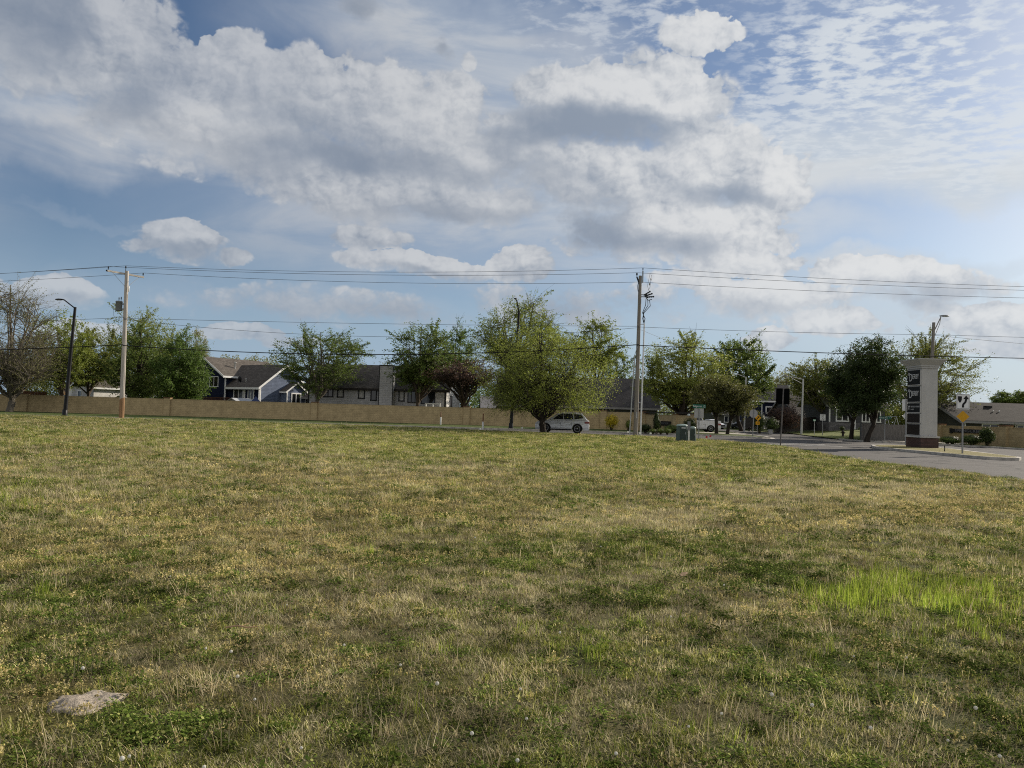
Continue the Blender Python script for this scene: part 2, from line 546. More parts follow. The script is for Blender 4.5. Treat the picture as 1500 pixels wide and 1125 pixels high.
# patches of different plants; each is an ellipse of ground, given where it lies in the photograph
PATCH = {
    'ochre': [(380, 775, 250, 42, 1.0), (620, 752, 220, 26, .8), (1370, 742, 190, 24, .9), (560, 702, 330, 18, .45), (50, 1030, 110, 55, 1.2), (330, 832, 240, 34, .6), (100, 810, 180, 40, .5),
              (1100, 760, 330, 34, .45), (160, 960, 220, 60, .3), (940, 700, 180, 12, .5)],
    'clover': [(1110, 845, 85, 17, 3.2), (1190, 858, 50, 14, 2.0), (150, 862, 170, 22, .6), (880, 882, 120, 22, .7), (120, 968, 130, 24, .9), (230, 1075, 110, 26, 1.3), (1270, 1000, 230, 60, .4), (1000, 800, 180, 26, .3),
               (330, 1000, 60, 20, .5), (1180, 935, 50, 14, 1.0), (1300, 935, 40, 10, .8), (700, 1090, 160, 24, .5), (520, 1040, 80, 16, .5), (170, 1050, 90, 16, .8), (740, 820, 200, 20, .5), (1430, 1080, 120, 40, .6),
               (90, 905, 120, 14, .7), (390, 695, 20, 4, 1.2), (175, 818, 20, 6, 1.2), (840, 720, 26, 5, 1.2)],
    'tall': [(1300, 878, 110, 26, 1.5), (1395, 888, 85, 22, .9), (850, 985, 55, 34, .30), (15, 738, 40, 22, .5), (1010, 1095, 80, 28, .25), (1420, 930, 90, 16, .25), (1190, 975, 50, 14, .2)],
    'dry': [(640, 890, 290, 60, 1.0), (1080, 900, 130, 50, .9), (520, 805, 220, 24, .6), (960, 850, 220, 26, .7), (420, 960, 260, 60, .6), (100, 700, 160, 26, .5), (300, 690, 300, 40, .4), (850, 1060, 330, 60, .6),
            (500, 900, 500, 90, .4), (1250, 820, 250, 30, .3)],
    'pale': [(930, 762, 150, 17, 1.3), (1190, 726, 190, 17, 1.1), (620, 688, 180, 7, .5), (1300, 780, 200, 10, .3)],
    'bright': [(500, 642, 700, 18, .7), (720, 655, 420, 22, .9), (1000, 680, 260, 22, .6), (300, 640, 330, 18, .4), (1150, 668, 160, 14, .5), (1340, 880, 140, 36, .8)],
    'stems': [(300, 668, 330, 40, 1.0), (330, 1015, 90, 50, 1.6), (1130, 1050, 110, 40, 1.1), (640, 1080, 120, 50, 1.0), (420, 760, 120, 30, .8), (1330, 1070, 140, 36, .9), (750, 690, 300, 30, .6), (90, 740, 110, 50, .7),
              (1230, 1090, 90, 30, 1.0), (560, 1000, 260, 60, .5)],
}
def fbm2(X, Y, s, seed, oct=4):
    """cheap value noise in numpy"""
    out = np.zeros(np.shape(X)); amp = 1.0; tot = 0
    r = np.random.default_rng(seed)
    for o in range(oct):
        g = r.random((64, 64))
        x = (np.asarray(X) * s + 17.3 * o) % 64; y = (np.asarray(Y) * s + 5.7 * o) % 64
        xi = np.floor(x).astype(int); yi = np.floor(y).astype(int)
        fx = x - xi; fy = y - yi
        fx = fx * fx * (3 - 2 * fx); fy = fy * fy * (3 - 2 * fy)
        x1 = (xi + 1) % 64; y1 = (yi + 1) % 64; xi %= 64; yi %= 64
        out = out + amp * ((g[xi, yi] * (1 - fx) + g[x1, yi] * fx) * (1 - fy) + (g[xi, y1] * (1 - fx) + g[x1, y1] * fx) * fy)
        tot += amp; amp *= 0.55; s *= 2.1
    return out / tot

def patches(X, Y):
    """how much of each plant grows at these points of the field"""
    px, py = project(X, np.maximum(Y, 2.6), np.zeros_like(X) + 0.05)
    jx = 40 * (fbm2(X, Y, 0.9, 3) - .5) * 2; jy = 14 * (fbm2(X, Y, 1.1, 4) - .5) * 2
    P = {}
    for k, lst in PATCH.items():
        a = np.zeros(np.shape(X))
        for cx, cy, rx, ry, s in lst:
            e = ((px + jx - cx) / rx) ** 2 + ((py + jy * (ry / 40 + .3) - cy) / ry) ** 2
            a = np.maximum(a, s * np.exp(-1.1 * e ** 1.5))
        P[k] = a
    lo = fbm2(X, Y, 0.35, 8); hi = fbm2(X, Y, 3.2, 9); mid = fbm2(X, Y, 0.9, 10)
    P['ochre'] = P['ochre'] + 0.35 * sstep(.50, .75, mid) 
    P['clover'] = P['clover'] + 0.5 * sstep(.56, .74, hi) * sstep(.35, .6, lo)
    P['dry'] = P['dry'] + 0.40 * sstep(.50, .72, fbm2(X, Y, 1.3, 12))
    P['n'] = hi
    return P

def grid_obj(name, V, F, m, attrs=None, kind='structure'):
    me = bpy.data.meshes.new(name)
    me.from_pydata([tuple(v) for v in V], [], F)
    me.materials.append(m)
    me.polygons.foreach_set('use_smooth', [True] * len(F))
    for k, a in (attrs or {}).items():
        at = me.attributes.new(k, 'FLOAT', 'POINT')
        at.data.foreach_set('value', np.asarray(a, np.float32))
    o = bpy.data.objects.new(name, me)
    COL.objects.link(o)
    if kind:
        o['kind'] = kind
    return o

def soil_mat():
    m = bpy.data.materials.new('field_turf')
    m.use_nodes = True
    m.node_tree.nodes.clear()
    t = NT(m.node_tree)
    co = t.new('ShaderNodeTexCoord').outputs['Object']
    at = lambda k: t.new('ShaderNodeAttribute', dict(attribute_name=k)).outputs['Fac']
    n1 = t.noise(co, 9.0, 8.0, 0.7); n2 = t.noise(co, 1.1, 6.0, 0.6); n3 = t.noise(co, 55.0, 5.0, 0.7)
    c = t.mix(t.ss(n1, .35, .65), (0.030, 0.036, 0.011), (0.085, 0.080, 0.031))
    c = t.mix(t.ss(n2, .35, .7, 0, .55), c, (0.10, 0.115, 0.032))
    c = t.mix(t.m('MULTIPLY', at('dry'), 0.55, clamp=True), c, (0.20, 0.165, 0.09))
    c = t.mix(t.m('MULTIPLY', at('ochre'), 0.45, clamp=True), c, (0.17, 0.135, 0.05))
    c = t.mix(t.m('MULTIPLY', at('pale'), 0.6, clamp=True), c, (0.25, 0.215, 0.09))
    c = t.mix(t.m('MULTIPLY', at('clover'), 0.5, clamp=True), c, (0.035, 0.06, 0.016))
    c = t.mix(t.m('MULTIPLY', at('bright'), 0.5, clamp=True), c, (0.125, 0.145, 0.034))
    c = t.mix(1.0, c, t.mix(n3, (0.5, 0.5, 0.5), (1.4, 1.4, 1.4)), 'MULTIPLY')
    b = t.new('ShaderNodeBsdfPrincipled', Roughness=0.95)
    b.inputs['Specular IOR Level'].default_value = 0.1
    t.put(b.inputs['Base Color'], c)
    h = t.m('ADD', t.m('MULTIPLY', n1, 0.5), n3)
    t.put(b.inputs['Normal'], t.new('ShaderNodeBump', Strength=0.8, Distance=0.03, Height=h).outputs[0])
    o = t.new('ShaderNodeOutputMaterial')
    t.l.new(b.outputs[0], o.inputs['Surface'])
    return m

def lawn_mat(name, a, b_, c_):
    m = bpy.data.materials.new(name)
    m.use_nodes = True
    m.node_tree.nodes.clear()
    t = NT(m.node_tree)
    co = t.new('ShaderNodeTexCoord').outputs['Object']
    n1 = t.noise(co, 0.5, 7.0, 0.65); n2 = t.noise(co, 7.0, 8.0, 0.7)
    c = t.mix(t.ss(n1, .35, .65), a, b_)
    c = t.mix(t.ss(n2, .45, .75), c, c_)
    b = t.new('ShaderNodeBsdfPrincipled', Roughness=0.95)
    b.inputs['Specular IOR Level'].default_value = 0.1
    t.put(b.inputs['Base Color'], c)
    t.put(b.inputs['Normal'], t.new('ShaderNodeBump', Strength=1.0, Distance=0.06, Height=n2).outputs[0])
    o = t.new('ShaderNodeOutputMaterial')
    t.l.new(b.outputs[0], o.inputs['Surface'])
    return m
M_LAWN = lawn_mat('lawn', (0.085, 0.115, 0.028), (0.125, 0.14, 0.038), (0.20, 0.185, 0.075))

def asphalt_mat():
    m = bpy.data.materials.new('asphalt')
    m.use_nodes = True
    m.node_tree.nodes.clear()
    t = NT(m.node_tree)
    co = t.new('ShaderNodeTexCoord').outputs['Object']
    n1 = t.noise(t.vm('MULTIPLY', co, (0.25, 1.4, 1.0)), 0.7, 6.0, 0.6)
    n2 = t.noise(co, 60.0, 4.0, 0.7)
    n3 = t.noise(co, 2.2, 6.0, 0.7)
    c = t.mix(t.ss(n1, .3, .7), (0.082, 0.078, 0.075), (0.112, 0.106, 0.101))
    c = t.mix(t.ss(n3, .56, .70, 0, .85), c, (0.065, 0.063, 0.062))
    c = t.mix(1.0, c, t.mix(n2, (0.7, 0.7, 0.7), (1.3, 1.3, 1.3)), 'MULTIPLY')
    # thin tar-sealed cracks
    v = t.new('ShaderNodeTexVoronoi', dict(feature='DISTANCE_TO_EDGE'), Vector=t.vm('ADD', co, t.vm('SCALE', t.noise(co, 0.8, 3.0, .6, out=1), s=2.5)), Scale=0.16)
    c = t.mix(t.ss(v.outputs['Distance'], 0.020, 0.006), c, (0.035, 0.035, 0.035))
    b = t.new('ShaderNodeBsdfPrincipled', Roughness=0.85)
    b.inputs['Specular IOR Level'].default_value = 0.08
    t.put(b.inputs['Base Color'], c)
    t.put(b.inputs['Normal'], t.new('ShaderNodeBump', Strength=0.6, Distance=0.01, Height=n2).outputs[0])
    o = t.new('ShaderNodeOutputMaterial')
    t.l.new(b.outputs[0], o.inputs['Surface'])
    return m
M_ASPH = asphalt_mat()
M_CONC = mat('kerb_concrete', (0.42, 0.39, 0.34), 0.85, 0.25, 3.0, bump=0.006, bscale=20)
M_PAINT = mat('road_marking_paint', (0.62, 0.61, 0.58), 0.7, 0.3, 5.0)

# the land all round, out to the horizon
def flat(name, pts, z, m, kind='structure'):
    mb = MB()
    mb.add([(p[0], p[1], z) for p in pts], [tuple(range(len(pts)))])
    o = mb.build(name, m)
    o['kind'] = kind
    return o
flat('ground', [(-4000, -200), (4000, -200), (4000, 6000), (-4000, 6000)], -0.03, M_LAWN)
flat('road', [(-220, -60), (60, -60), (60, 75.2), (-220, 75.2)], 0.0, M_ASPH)
flat('side_road', [(17, 75.2), (34.5, 75.2), (34.5, 90), (36, 104), (33, 150), (27, 150), (24, 104), (20, 90)], 0.0, M_ASPH)

def build_field():
    ys = np.concatenate([np.linspace(-4, 2.5, 8), np.linspace(2.7, 14, 90), np.linspace(14.2, 30, 60), np.linspace(30.4, FIELD_N, 110)])
    V, F = [], []
    nx = 150
    for y in ys:
        e = float(field_edge(y))
        u = np.linspace(0, 1, nx)
        half = 6 + y * 0.72
        left = -160.0
        # dense where the camera looks, stretched towards the far left
        xs = e - (e + half) * (u / 0.86)
        xs = np.where(u > 0.86, -half + (left + half) * ((u - 0.86) / 0.14) ** 1.5, xs)
        xs = xs[::-1]
        for x in xs:
            V.append((x, y))
    V = np.array(V)
    Z = field_h(V[:, 0], V[:, 1])
    for i in range(len(ys) - 1):
        for j in range(nx - 1):
            a = i * nx + j
            F.append((a, a + 1, a + nx + 1, a + nx))
    n = len(V)
    VV = np.column_stack([V, Z])
    P = patches(V[:, 0], V[:, 1])
    o = grid_obj('field', VV, F, soil_mat(), {k: np.clip(P[k], 0, 1) for k in ('dry', 'ochre', 'pale', 'clover', 'bright')})
    # the cut edge of the turf, down to the road
    rim = [i * nx + nx - 1 for i in range(len(ys))] + [(len(ys) - 1) * nx + j for j in range(nx - 2, -1, -1)]
    mb = MB()
    vs = [VV[i] for i in rim] + [(VV[i][0], VV[i][1], -0.02) for i in rim]
    k = len(rim)
    mb.add(vs, [(i, i + 1, k + i + 1, k + i) for i in range(k - 1)])
    e = mb.build('turf_edge', mat('bare_soil', (0.10, 0.08, 0.05), 0.95, 0.3))
    e['kind'] = 'structure'
build_field()

# verges and lawns beyond the roads, with their kerbs
def kerb(name, line, w=0.28, h=0.13, z=0.0):
    mb = MB()
    pts = [Vector((p[0], p[1], 0)) for p in line]
    L, Rr = [], []
    for i, p in enumerate(pts):
        d = (pts[min(i + 1, len(pts) - 1)] - pts[max(i - 1, 0)]).normalized()
        n = Vector((-d.y, d.x, 0))
        L.append(p + n * w * .5); Rr.append(p - n * w * .5)
    k = len(pts)
    vs = [(p.x, p.y, z - .02) for p in L] + [(p.x, p.y, z + h) for p in L] + [(p.x, p.y, z + h) for p in Rr] + [(p.x, p.y, z - .02) for p in Rr]
    fs = []
    for i in range(k - 1):
        for r in range(3):
            fs.append((r * k + i, r * k + i + 1, (r + 1) * k + i + 1, (r + 1) * k + i))
    fs += [(0, k, 2 * k, 3 * k), (k - 1, 2 * k - 1, 3 * k - 1, 4 * k - 1)]
    mb.add(vs, fs)
    o = mb.build(name, M_CONC)
    o['kind'] = 'structure'
    return o

NW_EDGE = [(-220, 71), (-60, 71), (-20, 71.5), (0, 73), (12, 73.6), (18, 72.2), (21, 70.2), (22.4, 68.6), (23.2, 69.2), (23.8, 72), (24.4, 78), (25.6, 86), (27.2, 98), (29, 150)]
M_VERGE = lawn_mat('verge_turf', (0.050, 0.078, 0.020), (0.075, 0.095, 0.028), (0.11, 0.115, 0.045))  # greener mown turf, also darkened to paint the shade of wall and trees
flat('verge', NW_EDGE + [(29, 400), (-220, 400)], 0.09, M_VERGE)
kerb('kerb', NW_EDGE[:-1])
NE_EDGE = [(40, 150), (37, 104), (34.4, 92), (32, 80), (30.8, 72), (30.9, 67.5), (31.8, 65.6), (33.4, 64.3), (35.5, 62.6), (37, 60.5), (37.6, 56), (38, 48), (39, 30), (40, 0), (40, -60)]
def ne_edge(y):
    e = sorted((p[1], p[0]) for p in NE_EDGE)
    return float(np.interp(y, [q[0] for q in e], [q[1] for q in e]))
def ne_z(x, y):
    return 0.09 + 0.75 * float(sstep(72, 98, y)) * float(sstep(1.5, 11, x - ne_edge(y)))
def build_ne():
    V, F = [], []
    rows = [-60, 0, 30, 48, 56, 60.5, 62.6, 64.3, 65.6, 67.5, 72, 75, 78, 81, 84, 88, 92, 96, 100, 104, 150, 400]
    off = (0, 1.5, 3.5, 6, 8.5, 11, 20, 60, 260)
    for y in rows:
        for q in off:
            x = ne_edge(y) + q
            V.append((x, y, ne_z(x, y)))
    n = len(off)
    for i in range(len(rows) - 1):
        for j in range(n - 1):
            F.append((i * n + j, i * n + j + 1, i * n + j + n + 1, i * n + j + n))
    grid_obj('lawn', V, F, M_LAWN)
build_ne()
kerb('kerb', [p for p in NE_EDGE if p[1] < 76])

# footpath ramp slabs and pale concrete round the corner, painted stop bar on the street
flat('pavement', [(31.6, 66.6), (34.2, 64.9), (36.4, 62.8), (38.4, 64.4), (36.4, 66.6), (33.0, 68.4)], 0.165, M_CONC)
flat('driveway', [(24.6, 78.6), (25.7, 86), (20, 88.5), (12, 92), (12, 88.5), (19, 85)], 0.095, M_CONC)
flat('gutter', [(12, 73.1), (18, 71.7), (21, 69.7), (22.5, 67.9), (23.6, 68.6), (24.6, 72), (25.2, 76), (25.0, 76), (23.7, 70.2), (22.6, 69.0), (18, 72.5), (12, 73.6)], 0.004, M_CONC)
for y0 in (52.2, 55.2):
    flat('road_marking', [(16.6, y0), (22.6, y0), (22.6, y0 + .35), (16.6, y0 + .35)], 0.004, M_PAINT)

# the planted median with its rounded ends
def median():
    nose = [G(1448, 674), G(1440, 670.5)]
    poly = [(23.15, 47.6), (23.3, 44), (23.35, 41), (23.3, 38.9), (23.5, 38.0), (24.1, 37.5), (24.9, 37.7), (25.6, 38.6), (26.3, 41), (27.6, 46), (28.6, 50), (28.9, 53), (28.2, 54.6), (26.6, 54.8), (25, 53.4), (23.7, 50.4)]
    mb = MB()
    c = Vector((25.9, 46.5, 0))
    n = len(poly)
    inner = []
    for p in poly:
        v = Vector((p[0], p[1], 0)) - c
        inner.append(c + v * (1 - 0.32 / v.length))
    vs = [(p[0], p[1], 0) for p in poly] + [(p[0], p[1], .15) for p in poly] + [(p.x, p.y, .15) for p in inner]
    mb.add(vs, [(r * n + i, r * n + (i + 1) % n, (r + 1) * n + (i + 1) % n, (r + 1) * n + i) for r in (0, 1) for i in range(n)])
    o = mb.build('median_kerb', M_CONC)
    o['kind'] = 'structure'
    flat('median', [(p.x, p.y) for p in inner], 0.148, lawn_mat('dry_median_turf', (0.16, 0.15, 0.055), (0.22, 0.19, 0.085), (0.30, 0.25, 0.14)))
median()

# ---------------------------------------------------------------- grass plants (scattered, nobody could count them)
def blade_mesh(specs):
    """specs: list of (x, y, length, width, azimuth, lean, curl, tint) -> verts, faces, tint"""
    V, F, T = [], [], []
    for (x, y, L, w, az, lean, curl, tint, z0) in specs:
        n = 3
        b = len(V)
        ca, sa = math.cos(az), math.sin(az)
        px, py, pz = x, y, z0
        ang = lean
        for i in range(n + 1):
            f = i / n
            ww = w * (1 - f) ** 0.6 * .5 if i < n else 0
            if i < n:
                V.append((px - sa * ww, py + ca * ww, pz)); V.append((px + sa * ww, py - ca * ww, pz))
                T += [tint, tint]
            else:
                V.append((px, py, pz)); T.append(tint)
            px += ca * math.sin(ang) * L / n; py += sa * math.sin(ang) * L / n; pz += math.cos(ang) * L / n
            ang += curl / n
        F += [(b, b + 1, b + 3, b + 2), (b + 2, b + 3, b + 5, b + 4), (b + 4, b + 5, b + 6)]
    return V, F, T

def leaf_disc(V, F, T, c, r, nrm, tint):
    a = nrm.orthogonal().normalized(); bb = nrm.cross(a)
    b = len(V)
    for k in range(6):
        t = k * math.pi / 3
        p = c + (a * math.cos(t) + bb * math.sin(t) * .8) * r
        V.append(tuple(p)); T.append(tint)
    F.append(tuple(range(b, b + 6)))

def tuft(kind, seed):
    r = random.Random(seed)
    sp = []; V = []; F = []; T = []
    def ring(s):
        a = r.uniform(0, 6.283); d = abs(r.gauss(0, s))
        return d * math.cos(a), d * math.sin(a)
    if kind == 'green':
        for _ in range(64):
            x, y = ring(.075); sp.append((x, y, r.uniform(.02, .062), r.uniform(.0038, .0062), r.uniform(0, 6.28), r.uniform(.1, .9), r.uniform(.2, 1.3), r.random(), -.01))
    elif kind == 'dry':
        for _ in range(64):
            x, y = ring(.08); sp.append((x, y, r.uniform(.02, .07), r.uniform(.003, .0048), r.uniform(0, 6.28), r.uniform(.2, 1.35), r.uniform(-.2, 1.1), r.random(), -.005))
    elif kind == 'tall':
        for _ in range(26):
            x, y = ring(.07); sp.append((x, y, r.uniform(.08, .21), r.uniform(.003, .0055), r.uniform(0, 6.28), r.uniform(.02, .35), r.uniform(.1, .9), r.random(), -.01))
    elif kind == 'stems':
        for _ in range(7):
            x, y = ring(.06)
            L = r.uniform(.08, .24); sp.append((x, y, L, r.uniform(.003, .0048), r.uniform(0, 6.28), r.uniform(.05, 1.0), r.uniform(-.1, 1.6), r.random(), -.01))
        for _ in range(10):
            x, y = ring(.05); sp.append((x, y, r.uniform(.04, .12), .003, r.uniform(0, 6.28), r.uniform(.3, 1.3), r.uniform(0, 1.2), r.random() * .6, 0))
    V, F, T = blade_mesh(sp)
    if kind == 'clover':
        for _ in range(80):
            x, y = ring(.075); z = r.uniform(.006, .042)
            nr = Vector((r.gauss(0, .45), r.gauss(0, .45), 1)).normalized()
            leaf_disc(V, F, T, Vector((x, y, z)), r.uniform(.005, .011), nr, r.random())
        v2, f2, t2 = blade_mesh([(*ring(.07), r.uniform(.03, .06), .002, r.uniform(0, 6.28), r.uniform(.1, .8), .6, r.random(), 0) for _ in range(12)])
        o = len(V); V += v2; T += t2; F += [tuple(i + o for i in f) for f in f2]
    if kind == 'ochre':
        for _ in range(11):
            x, y = ring(.10); h = r.uniform(.025, .06); az = r.uniform(0, 6.28); ln = r.uniform(0, .35)
            v2, f2, t2 = blade_mesh([(x, y, h, .0018, az, ln, .1, .2 + .3 * r.random(), 0)])
            o = len(V); V += v2; T += t2; F += [tuple(i + o for i in f) for f in f2]
            top = Vector((x + math.cos(az) * math.sin(ln) * h, y + math.sin(az) * math.sin(ln) * h, h * math.cos(ln)))
            for k in range(5):
                c = top + Vector((r.gauss(0, .006), r.gauss(0, .006), -r.uniform(0, h * .5)))
                leaf_disc(V, F, T, c, r.uniform(.0035, .0065), Vector((r.gauss(0, 1), r.gauss(0, 1), r.gauss(0, 1) + .6)).normalized(), .4 + .6 * r.random())
    me = bpy.data.meshes.new('tuft')
    me.from_pydata(V, [], F)
    at = me.attributes.new('tint', 'FLOAT', 'POINT')
    at.data.foreach_set('value', np.asarray(T, np.float32))
    return me

def plant_mat(name, c1, c2, c3, transl=0.35):
    m = bpy.data.materials.new(name)
    m.use_nodes = True
    m.node_tree.nodes.clear()
    t = NT(m.node_tree)
    tint = t.new('ShaderNodeAttribute', dict(attribute_name='tint')).outputs['Fac']
    tone = t.new('ShaderNodeAttribute', dict(attribute_name='tone', attribute_type='INSTANCER')).outputs['Fac']
    c = t.mix(t.ss(tint, 0, .75), c1, c2)
    c = t.mix(t.ss(tint, .78, .95), c, c3)
    k = t.m('MULTIPLY_ADD', tone, 1.0, 0.5)
    kk = t.new('ShaderNodeCombineColor', Red=k, Green=k, Blue=k).outputs[0]
    c = t.mix(1.0, c, kk, 'MULTIPLY')
    d = t.new('ShaderNodeBsdfDiffuse', Color=c)
    tr = t.new('ShaderNodeBsdfTranslucent', Color=c)
    mx = t.new('ShaderNodeMixShader', Fac=transl)
    t.l.new(d.outputs[0], mx.inputs[1]); t.l.new(tr.outputs[0], mx.inputs[2])
    o = t.new('ShaderNodeOutputMaterial')
    t.l.new(mx.outputs[0], o.inputs['Surface'])
    return m

def scatter(name, pts, rot, scl, idx, tone, meshes, m, label, cat='grass'):
    kc = bpy.data.collections.new(name + '_plants')
    for i, me in enumerate(meshes):
        me.materials.append(m)
        o = bpy.data.objects.new('%s_plant_%02d' % (name, i), me)
        kc.objects.link(o)
    me = bpy.data.meshes.new(name)
    me.vertices.add(len(pts))
    me.vertices.foreach_set('co', np.asarray(pts, np.float32).ravel())
    for k, ty, d in (('rot', 'FLOAT_VECTOR', rot), ('scl', 'FLOAT_VECTOR', scl)):
        me.attributes.new(k, ty, 'POINT').data.foreach_set('vector', np.asarray(d, np.float32).ravel())
    me.attributes.new('idx', 'INT', 'POINT').data.foreach_set('value', np.asarray(idx, np.int32))
    me.attributes.new('tone', 'FLOAT', 'POINT').data.foreach_set('value', np.asarray(tone, np.float32))
    ob = bpy.data.objects.new(name, me)
    COL.objects.link(ob)
    tag(ob, label, cat, kind='stuff')
    ng = bpy.data.node_groups.new(name, 'GeometryNodeTree')
    ng.interface.new_socket('Geometry', in_out='INPUT', socket_type='NodeSocketGeometry')
    ng.interface.new_socket('Geometry', in_out='OUTPUT', socket_type='NodeSocketGeometry')
    gi = ng.nodes.new('NodeGroupInput'); go = ng.nodes.new('NodeGroupOutput')
    ci = ng.nodes.new('GeometryNodeCollectionInfo')
    ci.inputs['Collection'].default_value = kc
    ci.inputs['Separate Children'].default_value = True
    ci.inputs['Reset Children'].default_value = True
    iop = ng.nodes.new('GeometryNodeInstanceOnPoints')
    iop.inputs['Pick Instance'].default_value = True
    def na(k, ty):
        nd = ng.nodes.new('GeometryNodeInputNamedAttribute')
        nd.data_type = ty
        nd.inputs['Name'].default_value = k
        return nd.outputs['Attribute']
    L = ng.links.new
    L(gi.outputs[0], iop.inputs['Points'])
    L(ci.outputs[0], iop.inputs['Instance'])
    L(na('idx', 'INT'), iop.inputs['Instance Index'])
    L(na('rot', 'FLOAT_VECTOR'), iop.inputs['Rotation'])
    L(na('scl', 'FLOAT_VECTOR'), iop.inputs['Scale'])
    L(iop.outputs[0], go.inputs[0])
    md = ob.modifiers.new('plants', 'NODES')
    md.node_group = ng
    return ob

STONE_AT = G(118, 1028, 0.05)
def field_points(y0, y1, dens, seed):
    """random points of the field inside the view, with a margin on both sides"""
    r = np.random.default_rng(seed)
    half = lambda y: 0.78 * y + 2.2
    n = int((y1 - y0) * 2 * half(y1) * dens)
    Y = r.uniform(y0, y1, n); X = r.uniform(-1, 1, n) * half(y1)
    k = (np.abs(X) < half(Y)) & (X < field_edge(Y) - 0.05) & (Y < FIELD_N)
    k &= (((X - STONE_AT.x) / .17) ** 2 + ((Y - STONE_AT.y) / .11) ** 2) > 1
    return X[k], Y[k]

ZONES = [(2.6, 5.5, 240, 0.85), (5.5, 10, 160, 1.05), (10, 18, 70, 1.5), (18, 32, 28, 2.2), (32, 61, 11, 3.2)]
KINDS = dict(
    green=dict(m=plant_mat('green_blades', (0.130, 0.160, 0.030), (0.305, 0.310, 0.075), (0.66, 0.59, 0.31)), label='short green grass covering the open field', w=lambda P: 0.75 + 0.9 * P['bright'] + .2 * P['tall'] - .35 * np.minimum(P['dry'], 1) - .3 * np.minimum(P['ochre'], 1)),
    dry=dict(m=plant_mat('dry_blades', (0.27, 0.225, 0.12), (0.60, 0.53, 0.34), (0.22, 0.25, 0.07)), label='short dry tan grass mixed through the field', w=lambda P: 0.27 + 0.95 * P['dry'] + 3.5 * P['pale'] - .3 * np.minimum(P['bright'], 1)),
    clover=dict(m=plant_mat('clover_leaves', (0.062, 0.100, 0.020), (0.125, 0.165, 0.036), (0.25, 0.26, 0.09)), label='dark green clover and low broad-leaved weeds in the field', w=lambda P: 0.12 + 0.85 * P['clover'], cat='clover'),
    ochre=dict(m=plant_mat('ochre_weeds', (0.25, 0.215, 0.080), (0.425, 0.355, 0.150), (0.56, 0.46, 0.25)), label='yellow-brown weeds with small seed heads in the field', w=lambda P: 0.04 + 0.95 * P['ochre'], cat='weeds'),
    tall=dict(m=plant_mat('tall_blades', (0.12, 0.18, 0.022), (0.26, 0.315, 0.045), (0.40, 0.41, 0.12), .45), label='tall bright green grass tufts standing above the short turf', w=lambda P: 0.005 + 1.0 * P['tall'] - .002),
    stems=dict(m=plant_mat('straw_stems', (0.32, 0.25, 0.13), (0.62, 0.52, 0.32), (0.72, 0.64, 0.44), .3), label='tall pale straw stems standing in the turf', w=lambda P: 0.045 + 0.34 * P['stems']),
)
def sow():
    data = {k: [] for k in KINDS}
    for zi, (y0, y1, dens, sc) in enumerate(ZONES):
        X, Y = field_points(y0, y1, dens, 40 + zi)
        P = patches(X, Y)
        r = np.random.default_rng(90 + zi)
        W = np.array([np.clip(KINDS[k]['w'](P), 0.003, None) for k in KINDS])
        C = np.cumsum(W / W.sum(0), 0)
        pick = (r.random(len(X))[None, :] > C).sum(0)
        Z = field_h(X, Y)
        for i, k in enumerate(KINDS):
            s = pick == i
            n = int(s.sum())
            hs = {0: 1.0, 1: 1.0, 2: .95, 3: .8, 4: .62}[zi]
            base = sc * r.uniform(.75, 1.25, n)
            if k in ('tall', 'stems'):
                base = base * (.88 if zi < 2 else .75 if zi < 3 else .55); hh = base * (1 if zi < 4 else .8)
            else:
                hh = base * hs * r.uniform(.7, 1.2, n)
            tone = np.clip(0.5 + (P['n'][s] - .5) * 1.9 + r.normal(0, .26, n) + .22 * np.minimum(P['bright'][s], 1) + .2 * np.minimum(P['pale'][s], 1), 0, 1.4)
            data[k].append((np.column_stack([X[s], Y[s], Z[s]]), np.column_stack([r.normal(0, .08, n), r.normal(0, .08, n), r.uniform(0, 6.28, n)]),
                            np.column_stack([base, base, hh]), r.integers(0, 5, n), tone))
    for k, lst in data.items():
        parts = [np.concatenate([q[j] for q in lst]) for j in range(5)]
        nm = dict(green='green_grass', dry='dry_grass', clover='clover', ochre='yellow_weeds', tall='tall_grass', stems='straw_stems')[k]
        scatter(nm, *parts, [tuft(k, 100 + i * 7 + len(k)) for i in range(5)], KINDS[k]['m'], KINDS[k]['label'], KINDS[k].get('cat', 'grass'))
sow()
# ------------------------------------------------------------------ trees and shrubs
def bark_mat(name, col):
    return mat(name, col, 0.9, 0.35, 7.0, bump=0.02, bscale=14, streak=(3.0, 3.0, 0.6))

def leaf_mat(name, c1, c2, transl=0.42):
    if name in MATS:
        return MATS[name]
    m = bpy.data.materials.new(name)
    MATS[name] = m
    m.use_nodes = True
    m.node_tree.nodes.clear()
    t = NT(m.node_tree)
    tint = t.new('ShaderNodeAttribute', dict(attribute_name='tint')).outputs['Fac']
    c = t.mix(tint, c1, c2)
    d = t.new('ShaderNodeBsdfPrincipled', Roughness=0.55)
    d.inputs['Specular IOR Level'].default_value = 0.25
    t.put(d.inputs['Base Color'], c)
    tr = t.new('ShaderNodeBsdfTranslucent', Color=c)
    mx = t.new('ShaderNodeMixShader', Fac=transl)
    t.l.new(d.outputs[0], mx.inputs[1]); t.l.new(tr.outputs[0], mx.inputs[2])
    o = t.new('ShaderNodeOutputMaterial')
    t.l.new(mx.outputs[0], o.inputs['Surface'])
    return m

